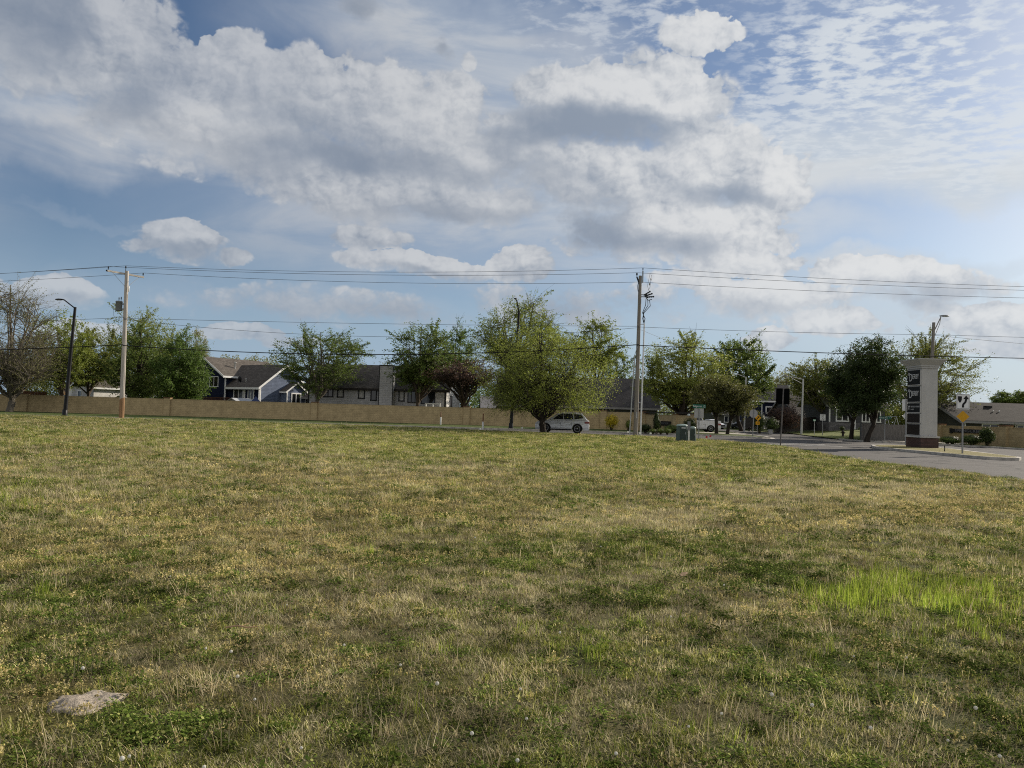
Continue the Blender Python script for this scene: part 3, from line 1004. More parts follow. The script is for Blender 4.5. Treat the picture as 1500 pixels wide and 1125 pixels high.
def leaf_cloud(name, C, size, seed, m, parent, tint, updir=0.15):
    """many leaf-sized faces, each its own small quad; C = leaf centres (n,3)"""
    r = np.random.default_rng(seed)
    n = len(C)
    N = r.normal(size=(n, 3)); N[:, 2] += updir
    N /= np.linalg.norm(N, axis=1)[:, None]
    A_ = np.cross(N, r.normal(size=(n, 3))); A_ /= np.linalg.norm(A_, axis=1)[:, None]
    B_ = np.cross(N, A_)
    s = size * r.uniform(.6, 1.35, n)[:, None]
    V = np.stack([C - A_ * s * .75, C + B_ * s * .42 + N * s * .1, C + A_ * s * .75, C - B_ * s * .42 - N * s * .05], 1).reshape(-1, 3)
    me = bpy.data.meshes.new(name)
    me.vertices.add(4 * n)
    me.vertices.foreach_set('co', V.astype(np.float32).ravel())
    me.loops.add(4 * n)
    me.loops.foreach_set('vertex_index', np.arange(4 * n, dtype=np.int32))
    me.polygons.add(n)
    me.polygons.foreach_set('loop_start', np.arange(0, 4 * n, 4, dtype=np.int32))
    me.update(calc_edges=True)
    me.attributes.new('tint', 'FLOAT', 'POINT').data.foreach_set('value', np.repeat(tint, 4).astype(np.float32))
    me.materials.append(m)
    o = bpy.data.objects.new(name, me)
    COL.objects.link(o)
    o.parent = parent
    return o

def curve(p, q, bow, k, r, jit):
    c = (p + q) * .5 + bow
    out = []
    for i in range(k + 1):
        f = i / k
        v = p * (1 - f) ** 2 + c * 2 * f * (1 - f) + q * f * f
        if 0 < i < k:
            v = v + Vector((r.gauss(0, jit), r.gauss(0, jit), r.gauss(0, jit)))
        out.append(v)
    return out

def make_tree(name, label, at, H, W, z_crown, trunk_r, seed, leaf=None, bark='brown_bark', leaves=17813, lsize=0.16, limbs=7, fork=0.14, twig=5, cat='tree', group=None,
              shape='round', spread=0.55, droop=0.0, D=None, clump=0.35, upright=0.5, bare=0.0, gap=0.25, trunks=1, sprigs=1.0, fit_branches=False, fill=.28, lumpy=1.0):
    """trunk with forking limbs and twigs, leaves gathered round the twig ends inside an uneven crown"""
    r = random.Random(seed)
    root = thing(name, label, cat, at, 0, group)
    D = D or W
    zc = (z_crown + H) / 2
    hz = (H - z_crown) / 2
    base_pts = []
    def crown_pt(rad_lo=.55, rad_hi=1.0):
        for _ in range(50):
            v = Vector((r.gauss(0, 1), r.gauss(0, 1), r.gauss(0, 1)))
            v.normalize()
            q = r.uniform(rad_lo, rad_hi)
            zz = v.z * q
            k = q
            w_ = 1.0
            if shape == 'vase':
                w_ = 0.62 + 0.38 * (zz + .6) / 1.2 if zz < .6 else 1.0
            elif shape == 'cone':
                w_ = max(.12, .78 - zz * .62)
            elif shape == 'dome':
                w_ = min(1.6, (1 - .12 * max(0, zz)) / max(.35, math.sqrt(max(.01, 1 - .8 * (zz / max(q, .01)) ** 2)))) if zz < 0 else 1.0
            elif shape == 'oval':
                w_ = 1.0 - .25 * max(0, zz)
            lump = .78 + .46 * lumpy * mnoise.noise(Vector((v.x * 1.7 + seed, v.y * 1.7, v.z * 1.7)))
            p = Vector((v.x * q * W / 2 * w_ * lump, v.y * q * D / 2 * w_ * lump, zc + zz * hz * (lump if zz < 0 else min(1.06, lump + .18))))
            return p
    tb = MB()
    bb = MB()
    ends = []
    for ti in range(trunks):
        off = Vector((0, 0, 0)) if trunks == 1 else Vector((r.uniform(-.1, .1), r.uniform(-.1, .1), 0))
        lean = Vector((r.gauss(0, .05), r.gauss(0, .05), 0)) * H
        zf = H * fork
        fk = off + Vector((0, 0, zf)) + lean * .3
        tb.tube([off + Vector((0, 0, -.1)), off + Vector((0, 0, zf * .08)), (off + fk) * .5 + Vector((0, 0, zf * .02)), fk], [trunk_r * 1.45, trunk_r * 1.1, trunk_r * .92, trunk_r * .85], 9)
        lead = fk + Vector((r.gauss(0, .04) * W, r.gauss(0, .04) * W, (H - zf) * .62))
        for li in range(limbs):
            tip = crown_pt(.62, .95)
            if li == 0:
                tip = Vector((r.gauss(0, .06) * W, r.gauss(0, .06) * W, H * .94))
            f0 = r.uniform(0, upright) if li else 0
            st = fk.lerp(lead, f0 * max(0, min(1, (tip.z - zf) / (H - zf))) * .9)
            bow = Vector((0, 0, 1)) * (tip - st).length * (.10 if droop <= 0 else .22) + Vector((tip.x, tip.y, 0)) * (.12 if shape == 'vase' else .05)
            pts = curve(st, tip, bow, 7, r, .02 * W * .3)
            r0 = trunk_r * (.62 if li else .8) * r.uniform(.7, 1.0)
            bb.tube(pts, [r0 * (1 - .86 * (i / 7) ** .8) for i in range(8)], 6, cap=False)
            for si in range(twig + 2):
                f = r.uniform(.28, .98)
                i = min(6, int(f * 7))
                sp = pts[i].lerp(pts[i + 1], f * 7 - i)
                tip2 = crown_pt(.72, 1.0)
                # nearest of a few crown points, so branches do not cross the crown
                for _ in range(5):
                    c = crown_pt(.60, 1.0)
                    if (c - sp).length < (tip2 - sp).length:
                        tip2 = c
                p2 = curve(sp, tip2, Vector((0, 0, .12 - droop * .3)) * (tip2 - sp).length, 5, r, .012 * W * .3)
                rr = max(.012, r0 * .34 * (1 - f * .5))
                bb.tube(p2, [rr * (1 - .75 * k / 5) for k in range(6)], 5, cap=False)
                for wi in range(twig):
                    g = r.uniform(.25, 1.0)
                    k = min(4, int(g * 5))
                    s3 = p2[k].lerp(p2[k + 1], g * 5 - k)
                    dirv = (p2[k + 1] - p2[k]).normalized() + Vector((r.gauss(0, .55), r.gauss(0, .55), r.gauss(0.25, .4) - droop))
                    L = (.10 + .10 * r.random()) * (W + H) * .5 * sprigs
                    e3 = s3 + dirv.normalized() * L
                    if droop:
                        e3.z -= droop * L * r.uniform(.2, 1.0)
                    bb.tube([s3, (s3 + e3) * .5 + Vector((0, 0, .06 * L)), e3], [max(.008, rr * .45), max(.006, rr * .28), .005], 3, cap=False)
                    ends.append((s3, e3))
    bk = bark_mat(bark, dict(brown_bark=(0.075, 0.058, 0.043), dark_bark=(0.035, 0.028, 0.022), grey_bark=(0.12, 0.105, 0.082), red_bark=(0.06, 0.035, 0.028))[bark])
    tb.build('trunk', bk, root)
    bb.build('branches', bk, root)
    if leaf is not None and leaves:
        g = np.random.default_rng(seed)
        n = len(ends)
        S = np.array([tuple(e[0]) for e in ends]); E = np.array([tuple(e[1]) for e in ends])
        wgt = g.gamma(1.2, 1.0, n) + .25                      # some clumps full, some thin
        wgt[g.random(n) < gap] *= .12
        idx = g.choice(n, leaves, p=wgt / wgt.sum())
        f = g.uniform(.15, 1.12, leaves)[:, None]
        Cc = S[idx] * (1 - f) + E[idx] * f + g.normal(0, clump * lsize * 2.2, (leaves, 3))
        Cc = Cc[(Cc[:, 2] > .4) & (np.abs(Cc[:, 0]) < W * .56) & (Cc[:, 2] < H * 1.03)]
        tn = g.uniform(0, 1, n)[idx][:len(Cc)] * .55 + g.uniform(0, .45, len(Cc))
        # leaves on small side shoots fill the crown between the twigs, in clumps
        nf = int(leaves * fill)
        if nf:
            U = g.normal(size=(nf * 3, 3)); U /= np.linalg.norm(U, axis=1)[:, None]
            q = g.uniform(.25, 1.0, nf * 3) ** .5
            lump = np.array([.80 + .44 * lumpy * mnoise.noise(Vector((u[0] * 1.9 + seed, u[1] * 1.9, u[2] * 1.9))) for u in U])
            wz = np.where(U[:, 2] < 0, 1.0, 1 - .22 * U[:, 2]) if shape not in ('vase', 'dome') else np.where(U[:, 2] < 0, np.minimum(1.7, 1 / np.sqrt(1 - .8 * U[:, 2] ** 2)), 1.0) if shape == 'dome' else np.clip(.8 + .3 * U[:, 2], .55, 1)
            Fp = np.column_stack([U[:, 0] * q * lump * wz * W / 2, U[:, 1] * q * lump * wz * D / 2, zc + U[:, 2] * q * hz * np.minimum(1, lump + .1)])
            if shape == 'dome':          # hanging skirt: nearly as wide at the bottom as in the middle
                th_ = g.uniform(0, 6.2832, nf * 3); zz_ = g.uniform(-1, 1, nf * 3); qq = g.uniform(.12, 1, nf * 3) ** .6
                lp = np.array([.86 + .30 * mnoise.noise(Vector((math.cos(a_) * 1.6 + seed, math.sin(a_) * 1.6, z_ * 1.2))) for a_, z_ in zip(th_, zz_)])
                rr_ = np.where(zz_ > 0, np.sqrt(1 - zz_ ** 2), 1 - .30 * zz_ ** 2) * qq * lp
                Fp = np.column_stack([rr_ * np.cos(th_) * W / 2, rr_ * np.sin(th_) * D / 2, zc + zz_ * hz * np.where(zz_ < 0, .8 + .5 * (lp - .86), lp + .1)])
            cl = np.array([mnoise.noise(Vector((p[0] * 1.1 + seed, p[1] * 1.1, p[2] * 1.3))) + .8 * mnoise.noise(Vector((p[0] * 2.2, p[1] * 2.2 + seed, p[2] * 2.6))) for p in Fp])
            keep = np.argsort(-cl + g.normal(0, .12, nf * 3))[:nf]
            Cc = np.concatenate([Cc, Fp[keep]])
            tn = np.concatenate([tn, np.clip(.5 + cl[keep] * .3 + g.normal(0, .2, nf), 0, 1)])
        if shape == 'dome':             # the middle underneath is open, the limbs show
            rad = np.hypot(Cc[:, 0], Cc[:, 1]) / (W / 2)
            low = (Cc[:, 2] - z_crown) / (H - z_crown)
            keep = ~((rad < .62 - 1.1 * low) & (g.random(len(Cc)) < .88))
            Cc = Cc[keep]; tn = tn[keep]
        leaf_cloud('crown', Cc, lsize, seed, leaf, root, tn)
    return root

L_OLIVE = leaf_mat('olive_leaves', (0.096, 0.122, 0.024), (0.217, 0.227, 0.052))
L_SPRING = leaf_mat('spring_leaves', (0.120, 0.162, 0.026), (0.246, 0.282, 0.055))
L_YEL = leaf_mat('yellow_green_leaves', (0.138, 0.174, 0.031), (0.282, 0.312, 0.072))
L_DARK = leaf_mat('dark_leaves', (0.026, 0.043, 0.012), (0.060, 0.086, 0.022))
L_MID = leaf_mat('mid_green_leaves', (0.070, 0.112, 0.023), (0.160, 0.205, 0.046))
L_VIVID = leaf_mat('bright_green_leaves', (0.062, 0.114, 0.022), (0.132, 0.192, 0.043))
L_BUD = leaf_mat('bud_leaves', (0.12, 0.125, 0.042), (0.21, 0.21, 0.075))
L_WILLOW = leaf_mat('willow_leaves', (0.155, 0.200, 0.034), (0.300, 0.335, 0.070), 0.5)
L_PURPLE = leaf_mat('purple_leaves', (0.061, 0.035, 0.031), (0.122, 0.078, 0.052))
L_BRN = leaf_mat('brown_olive_leaves', (0.075, 0.080, 0.024), (0.150, 0.150, 0.046))
L_FORS = leaf_mat('forsythia_flowers', (0.383, 0.313, 0.020), (0.731, 0.574, 0.035))
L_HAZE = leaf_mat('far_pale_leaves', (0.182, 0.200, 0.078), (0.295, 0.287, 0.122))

def tree_px(name, label, bx, by, d, top, left, right, zc_y, seed, trunk_px=5, z0=0.09, **kw):
    """tree placed by where it stands in the photograph: base, distance, top, sides and underside of its crown"""
    hor = 605 + 0.03 * (bx - 750)
    p = A(bx, hor, d)
    up = lambda y: (hor - y) * d / FPX + EYE.z
    H = up(top) - z0
    W = (right - left) * d / FPX
    zc = max(.5, up(zc_y) - z0)
    cx = (left + right) / 2
    r = make_tree(name, label, (p.x, p.y, z0), H, W, zc, trunk_px * d / FPX / 2, seed, **kw)
    # fit the grown crown to its real outline; it is rarely centred over the trunk
    def coords(o):
        co = np.empty(len(o.data.vertices) * 3, np.float32)
        o.data.vertices.foreach_get('co', co)
        return co.reshape(-1, 3)
    ref = [c for c in r.children if c.name.split('.')[0] == ('branches' if kw.get('fit_branches') else 'crown')][0]
    q = coords(ref)
    lo, hi = np.percentile(q[:, 0], (1.0, 99.0))
    zt = np.percentile(q[:, 2], 99.6); zb = np.percentile(q[:, 2], 1.5)
    kx = W / max(.1, hi - lo)
    mid = (lo + hi) / 2
    sh = (cx - bx) * d / FPX
    for ch in r.children:
        co = coords(ch)
        k = np.clip(co[:, 2] / max(.5, zc * 1.2), 0, 1.0)
        k = k * k * (3 - 2 * k)
        x = (co[:, 0] - mid * k) * (1 + (kx - 1) * k) + sh * k
        co[:, 1] *= (1 + (kx - 1) * k)
        co[:, 0] = x
        z = co[:, 2]
        co[:, 2] = np.where(z > zb, zc + (z - zb) * (H - zc) / (zt - zb), z * (zc / zb if zb > .3 else 1))
        ch.data.vertices.foreach_set('co', co.ravel())
        ch.data.update()
    return r

# along the wall, from left to right
tree_px('bare_tree', 'tall half-bare tree with red-brown twigs in front of the wall at the far left', 15, 607, 86, 414, -60, 80, 572, 1, 9, leaf=L_BUD, leaves=21171, lsize=0.067, limbs=22, fork=.13, twig=9, shape='oval', upright=.85, bark='grey_bark', gap=.1, z0=.09, fill=.25)
tree_px('maple_tree', 'yellow-green tree between the half-bare tree and the black street lamp', 84, 592, 98, 462, 36, 128, 564, 2, 5, leaf=L_SPRING, leaves=19084, lsize=0.110, limbs=9, fork=.16, gap=.15)
tree_px('maple_tree', 'dull green rounded tree behind the black street lamp', 128, 592, 104, 482, 84, 186, 562, 3, 5, leaf=L_OLIVE, leaves=24174, lsize=0.110, limbs=9, fork=.2, gap=.1)
tree_px('poplar_tree', 'tall pale spring tree behind the weathered power pole', 205, 600, 128, 452, 150, 262, 545, 4, 6, leaf=L_YEL, leaves=22902, lsize=0.115, limbs=10, shape='oval', upright=.85, gap=.12)
tree_px('spruce_tree', 'dark green layered evergreen right behind the weathered power pole', 200, 598, 97, 478, 160, 246, 592, 5, 6, leaf=L_MID, leaves=22902, lsize=0.098, limbs=13, shape='oval', upright=.95, fork=.12, bark='dark_bark', gap=.2)
tree_px('linden_tree', 'dense bright green bushy tree beside the navy house', 266, 598, 95, 489, 232, 300, 596, 6, 5, leaf=L_VIVID, leaves=30537, lsize=0.103, limbs=12, shape='oval', upright=.95, fork=.08, gap=.03, clump=.6)
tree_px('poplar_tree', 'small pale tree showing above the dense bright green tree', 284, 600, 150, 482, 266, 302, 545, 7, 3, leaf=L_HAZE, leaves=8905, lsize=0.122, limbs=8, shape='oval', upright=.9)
tree_px('maple_tree', 'round airy tree between the navy house and the grey house', 456, 600, 94, 481, 404, 529, 572, 8, 7, leaf=L_MID, leaves=21884, lsize=0.098, limbs=10, fork=.17, twig=6, gap=.25, bark='grey_bark')
tree_px('maple_tree', 'vase shaped tree before the chimney of the grey house', 612, 603, 94, 474, 572, 660, 566, 9, 6, leaf=L_MID, leaves=20866, lsize=0.098, limbs=10, fork=.2, twig=6, shape='vase', gap=.2)
tree_px('ash_tree', 'spiky green tree behind the grey house roof', 658, 600, 122, 478, 634, 694, 560, 10, 5, leaf=L_VIVID, leaves=16540, lsize=0.115, limbs=9, shape='oval', upright=.9, gap=.12)
tree_px('plum_tree', 'small dark purple-leaved tree before the white end wall', 678, 604, 92, 528, 634, 728, 566, 11, 6, leaf=L_PURPLE, leaves=13232, lsize=0.085, limbs=9, fork=.28, twig=6, bark='dark_bark', gap=.3, trunks=2, fill=.12)
tree_px('elm_tree', 'tall broad tree with thin bare top twigs behind the willow', 742, 605, 112, 436, 684, 832, 545, 12, 9, leaf=L_SPRING, leaves=31808, lsize=0.115, limbs=14, fork=.2, twig=7, shape='oval', upright=.8, gap=.22, bark='grey_bark')
tree_px('willow_tree', 'wide feathery light green tree at the kerb hiding the car front', 797, 635, 63, 478, 706, 888, 603, 13, 9, z0=.10, leaf=L_WILLOW, leaves=34000, lsize=.058, limbs=13, fork=.115, twig=8, shape='dome', upright=.35, gap=.12, droop=.30, bark='dark_bark', clump=1.3, fill=.95, trunks=2)
tree_px('sycamore_tree', 'upright clumpy tree rising right of the willow', 868, 600, 118, 466, 826, 908, 545, 14, 5, leaf=L_SPRING, leaves=11705, lsize=0.134, limbs=10, shape='oval', upright=.85, gap=.4, bark='brown_bark')
tree_px('oak_tree', 'far thin tree above the dark roof left of the steel mast pole', 908, 605, 140, 518, 880, 938, 580, 15, 4, leaf=L_MID, leaves=8652, lsize=0.134, limbs=8, gap=.35)
tree_px('pear_tree', 'large yellow-green spreading tree behind the neighbourhood sign wall', 1004, 616, 90, 491, 942, 1060, 592, 16, 8, leaf=L_YEL, leaves=34353, lsize=0.091, limbs=12, fork=.17, twig=7, shape='vase', gap=.12, bark='dark_bark', fill=.5)
tree_px('locust_tree', 'dark green clumpy tree behind the pickup truck', 1086, 622, 108, 498, 1040, 1128, 590, 17, 6, leaf=L_MID, leaves=24174, lsize=0.122, limbs=11, shape='oval', upright=.7, gap=.3, bark='dark_bark')
tree_px('crab_apple_tree', 'low olive tree on the corner lawn before the pickup truck bed', 1050, 634, 80, 550, 1014, 1082, 604, 18, 5, z0=.1, leaf=L_BRN, leaves=12977, lsize=0.073, limbs=9, fork=.26, twig=6, gap=.15, bark='dark_bark')
tree_px('crab_apple_tree', 'low olive tree between the pickup truck and the stop sign', 1066, 635, 79, 560, 1042, 1106, 606, 19, 5, z0=.1, leaf=L_BRN, leaves=12977, lsize=0.073, limbs=9, fork=.26, twig=6, gap=.12, bark='dark_bark')
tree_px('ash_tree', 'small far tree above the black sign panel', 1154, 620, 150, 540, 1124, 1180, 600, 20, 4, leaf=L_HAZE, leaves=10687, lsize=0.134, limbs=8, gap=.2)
tree_px('birch_tree', 'light green airy tree behind the speed limit sign', 1222, 630, 106, 527, 1160, 1246, 596, 21, 7, leaf=L_OLIVE, leaves=19849, lsize=0.110, limbs=11, fork=.22, twig=6, gap=.3, bark='grey_bark', z0=.5)
tree_px('oak_tree', 'dark dense tree on the lawn, left of the dark pair', 1247, 645, 71, 508, 1210, 1282, 604, 22, 6, z0=.1, leaf=L_DARK, leaves=27992, lsize=0.079, limbs=12, fork=.2, twig=6, bark='dark_bark', gap=.30, clump=.6, fill=.22, lumpy=1.8)
tree_px('oak_tree', 'dark dense tree against the grey board fence, right of the dark pair', 1270, 647, 66.8, 497, 1238, 1312, 602, 23, 7, z0=.1, leaf=L_DARK, leaves=29263, lsize=0.079, limbs=12, fork=.2, twig=6, bark='dark_bark', gap=.30, clump=.6, fill=.22, lumpy=1.8)
tree_px('cottonwood_tree', 'tall loose spring tree behind the tall shopping sign', 1352, 640, 88, 490, 1286, 1424, 598, 24, 8, leaf=L_OLIVE, leaves=37700, lsize=0.076, limbs=14, fork=.1, twig=6, shape='oval', upright=.7, gap=.28, bark='grey_bark')
for i, (x, top, lf, rt, lab) in enumerate([(1470, 574, 1456, 1486, 'far round topped tree above the brown roof, left of two'), (1496, 573, 1482, 1514, 'far round topped tree above the brown roof at the right edge')]):
    tree_px('far_tree', lab, x, 620, 190, top, lf, rt, 598, 40 + i, 3, leaf=L_MID, leaves=6616, lsize=0.182, limbs=7, gap=.2, group='trees far beyond the brown roof')

# the far tree line that reads as one grey-green band between the houses
def treeline(name, label, x0, x1, top, d, seed, m, n):
    g = np.random.default_rng(seed)
    C = []
    cols = int((x1 - x0) / 7)
    for i in range(cols):
        x = x0 + (x1 - x0) * (i + g.uniform(.1, .9)) / cols
        hor = 605 + .03 * (x - 750)
        p = A(x, hor, d + g.uniform(-8, 8))
        h = (hor - top + g.uniform(-7, 3)) * d / FPX + 1.6
        w = g.uniform(1.2, 2.2)
        k = int(n / cols)
        u = g.normal(size=(k, 3)); u /= np.linalg.norm(u, axis=1)[:, None]
        u *= g.uniform(.3, 1, (k, 1)) ** .5
        C.append(np.column_stack([p.x + u[:, 0] * w, p.y + u[:, 1] * w, h * .5 + u[:, 2] * h * .5]))
    C = np.concatenate(C)
    o = leaf_cloud(name, C, .26, seed, m, None, g.uniform(0, 1, len(C)))
    tag(o, label, 'trees', kind='stuff')
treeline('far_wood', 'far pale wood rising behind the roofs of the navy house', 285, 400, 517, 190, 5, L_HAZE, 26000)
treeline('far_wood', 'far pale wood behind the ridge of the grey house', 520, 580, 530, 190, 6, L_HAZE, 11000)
treeline('far_wood', 'far dark wood low behind the trees along the street', 925, 1240, 585, 210, 7, L_OLIVE, 30000)
treeline('far_wood', 'far wood low behind the tall sign and the grey board fence', 1240, 1420, 590, 150, 9, L_OLIVE, 22000)
treeline('far_wood', 'far dark wood low behind the willow and the dark tree before the white end wall', 575, 905, 556, 160, 10, L_MID, 30000)
treeline('far_wood', 'far wood low behind the left houses and trees', 20, 240, 530, 170, 8, L_OLIVE, 24000)

# shrubs: many leaves on short stems
def shrub(name, label, x, y, d, w_px, h_px, seed, m, n=1800, ls=.06, z0=.09, group=None, cat='shrub', spike=0.0):
    hor = 605 + .03 * (x - 750)
    p = A(x, hor, d)
    root = thing(name, label, cat, (p.x, p.y, z0), 0, group)
    W, H = w_px * d / FPX, h_px * d / FPX
    g = np.random.default_rng(seed)
    r = random.Random(seed)
    sb = MB()
    tips = []
    for k in range(14):
        a = r.uniform(0, 6.28); q = r.uniform(.1, .5) * W
        e = Vector((math.cos(a) * q, math.sin(a) * q, H * r.uniform(.55, .95)))
        sb.tube([Vector((e.x * .15, e.y * .15, -.03)), Vector((e.x * .5, e.y * .5, e.z * .6)), e], [.022, .015, .006], 4, cap=False)
        tips.append(e)
    sb.build('stems', bark_mat('brown_bark', (0.075, 0.058, 0.043)), root)
    u = g.normal(size=(n, 3)); u /= np.linalg.norm(u, axis=1)[:, None]
    lump = np.array([.8 + .4 * mnoise.noise(Vector((a * 2 + seed, b * 2, c * 2))) for a, b, c in u])
    u *= (g.uniform(.35, 1.05, n) ** .6 * lump)[:, None]
    C = np.column_stack([u[:, 0] * W * .5, u[:, 1] * W * .5, H * .52 + u[:, 2] * H * .5])
    if spike:
        C[:, 0] *= 1 - spike * np.clip(C[:, 2] / H, 0, 1); C[:, 1] *= 1 - spike * np.clip(C[:, 2] / H, 0, 1)
    C = C[C[:, 2] > .02]
    leaf_cloud('foliage', C, ls, seed, m, root, g.uniform(0, 1, len(C)))
    return root
shrub('forsythia_bush', 'yellow flowering bush against the tan wall behind the car', 896, 631, 82, 25, 26, 61, L_FORS, 1500, .09)
shrub('forsythia_bush', 'small thin yellow-green bush beside the power pole foot', 921, 631, 82, 12, 18, 62, L_SPRING, 500, .09)
shrub('juniper_bush', 'dark pointed evergreen before the sign wall', 962, 636, 72, 20, 33, 63, L_DARK, 2600, .07, spike=.6)
shrub('juniper_bush', 'dark low evergreen left of the pointed evergreen', 946, 636, 73, 22, 15, 64, L_DARK, 1800, .07)
for i, (x, w, h, lab) in enumerate([(957, 12, 8, 'low clipped green bush at the kerb, leftmost of the row of three'), (968, 14, 9, 'low clipped green bush at the kerb, middle of the row of three'), (978, 13, 10, 'low clipped green bush at the kerb, right end of the row of three')]):
    shrub('box_bush', lab, x, 636, 70, w, h, 65 + i, L_MID, 900, .05, group='low bushes along the kerb by the sign wall')
shrub('juniper_bush', 'spreading green evergreen under the black plaque', 985, 634, 74, 34, 14, 69, L_MID, 2200, .07)
shrub('holly_bush', 'round dark bush between the sign wall and the pickup cab', 1011, 632, 73, 26, 27, 70, L_DARK, 2600, .07)
shrub('smoke_bush', 'large dark purple shrub beside the black sign panel', 1150, 634, 98, 66, 46, 71, L_PURPLE, 5200, .12)
shrub('yew_bush', 'dark rounded shrub beside the stop sign, nearer the yellow signs', 1113, 636, 92, 22, 32, 72, L_DARK, 2400, .09)
shrub('yew_bush', 'dark rounded shrub in front of the plank fence by the white garage', 1130, 637, 90, 26, 26, 73, L_DARK, 2400, .09)
shrub('box_bush', 'small round dark bush under the grey house window', 1234, 631, 96, 9, 7, 74, L_DARK, 500, .07, z0=.6)
shrub('box_bush', 'small flat dark bush right under the grey house stone base', 1262, 631, 95, 13, 7, 75, L_DARK, 600, .07, z0=.6)
shrub('juniper_bush', 'low wide dark hedge before the tan wall, left of the wall sign', 1392, 651, 63, 36, 13, 76, L_DARK, 2600, .07)
shrub('juniper_bush', 'dark hedge under the neighbourhood wall sign', 1424, 653, 61.5, 40, 17, 77, L_DARK, 3000, .07)
shrub('juniper_bush', 'tall dark bush covering the right end of the wall sign', 1446, 655, 60, 26, 30, 78, L_DARK, 3000, .07)
shrub('arborvitae', 'small conical evergreen above the tan wall, left of two', 1467, 655, 66, 11, 34, 79, L_DARK, 1200, .07, spike=.7)
shrub('arborvitae', 'small conical evergreen above the tan wall, right of two', 1486, 655, 65, 11, 36, 80, L_DARK, 1200, .07, spike=.7)
# ------------------------------------------------------------------ houses, walls and fences
M_SHING = rows_mat('brown_grey_shingles', (0.135, 0.120, 0.105), (0.07, 0.062, 0.055), 0.33, 0.14, axis='XZ', var=.28)
M_SHING2 = rows_mat('dark_grey_shingles', (0.085, 0.080, 0.078), (0.045, 0.042, 0.040), 0.33, 0.14, axis='XZ', var=.28)
M_SHING3 = rows_mat('charcoal_brown_shingles', (0.046, 0.042, 0.039), (0.025, 0.023, 0.022), 0.33, 0.14, axis='XZ', var=.28)
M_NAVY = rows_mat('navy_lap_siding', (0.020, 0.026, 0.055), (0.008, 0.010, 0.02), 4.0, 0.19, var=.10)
M_NAVYLIT = rows_mat('sunlit_navy_lap_siding', (0.17, 0.205, 0.285), (0.05, 0.06, 0.1), 4.0, 0.19, var=.10)  # the navy siding again, lightened to paint sunlight on the gable end
M_GREY = rows_mat('grey_lap_siding', (0.50, 0.49, 0.49), (0.20, 0.20, 0.20), 4.0, 0.22, var=.07)
M_WHITES = rows_mat('white_lap_siding', (0.72, 0.70, 0.66), (0.40, 0.39, 0.37), 4.0, 0.2, var=.05)
M_OLIVES = rows_mat('olive_grey_lap_siding', (0.085, 0.085, 0.068), (0.04, 0.04, 0.034), 4.0, 0.2, var=.08)
M_GREYD = rows_mat('dark_grey_lap_siding', (0.10, 0.10, 0.105), (0.05, 0.05, 0.05), 4.0, 0.2, var=.08)
M_BLACKTRIM = mat('black_window_trim', (0.012, 0.012, 0.013), 0.5, 0.2)
M_GREYTRIM = mat('grey_fascia_paint', (0.23, 0.225, 0.22), 0.6, 0.1)
M_DARKTRIM = mat('dark_brown_fascia', (0.030, 0.026, 0.024), 0.6, 0.2)
M_STONE = rows_mat('grey_ledge_stone', (0.20, 0.19, 0.19), (0.09, 0.09, 0.09), 0.55, 0.16, var=.35, bump=.02)
M_CURTAIN = mat('window_blind', (0.40, 0.39, 0.37), 0.8, 0.15, 3.0)
M_DECK = mat('red_brown_deck_wood', (0.12, 0.055, 0.035), 0.8, 0.3, 8.0, streak=(1, 1, 6))
M_VENT = mat('roof_vent_metal', (0.16, 0.15, 0.145), 0.6, 0.2)

def house(name, label, cx, d, rz, z0=0.0, cat='house'):
    p = A(cx, 605 + .03 * (cx - 750), d)
    return thing(name, label, cat, (p.x, p.y, z0), R(rz))

def walls(root, x0, x1, y0, y1, z0, z1, m, name='wall', gable=None, ridge=None):
    """a box of walls; gable='x' or 'y' closes the ends up to the ridge"""
    mb = MB()
    mb.box(x0, x1, y0, y1, z0, z1)
    if gable == 'x':            # ridge runs along x: triangles on the x faces
        ym = (y0 + y1) / 2
        mb.prism([(x0 + .002, y0, z1 + .001), (x0 + .002, y1, z1 + .001), (x0 + .002, ym, ridge)], (x1 - x0 - .004, 0, 0), None)
    if gable == 'y':
        xm = (x0 + x1) / 2
        mb.prism([(x0, y0 + .002, z1 + .001), (x1, y0 + .002, z1 + .001), (xm, y0 + .002, ridge)], (0, y1 - y0 - .004, 0), None)
    return mb.build(name, m, root)

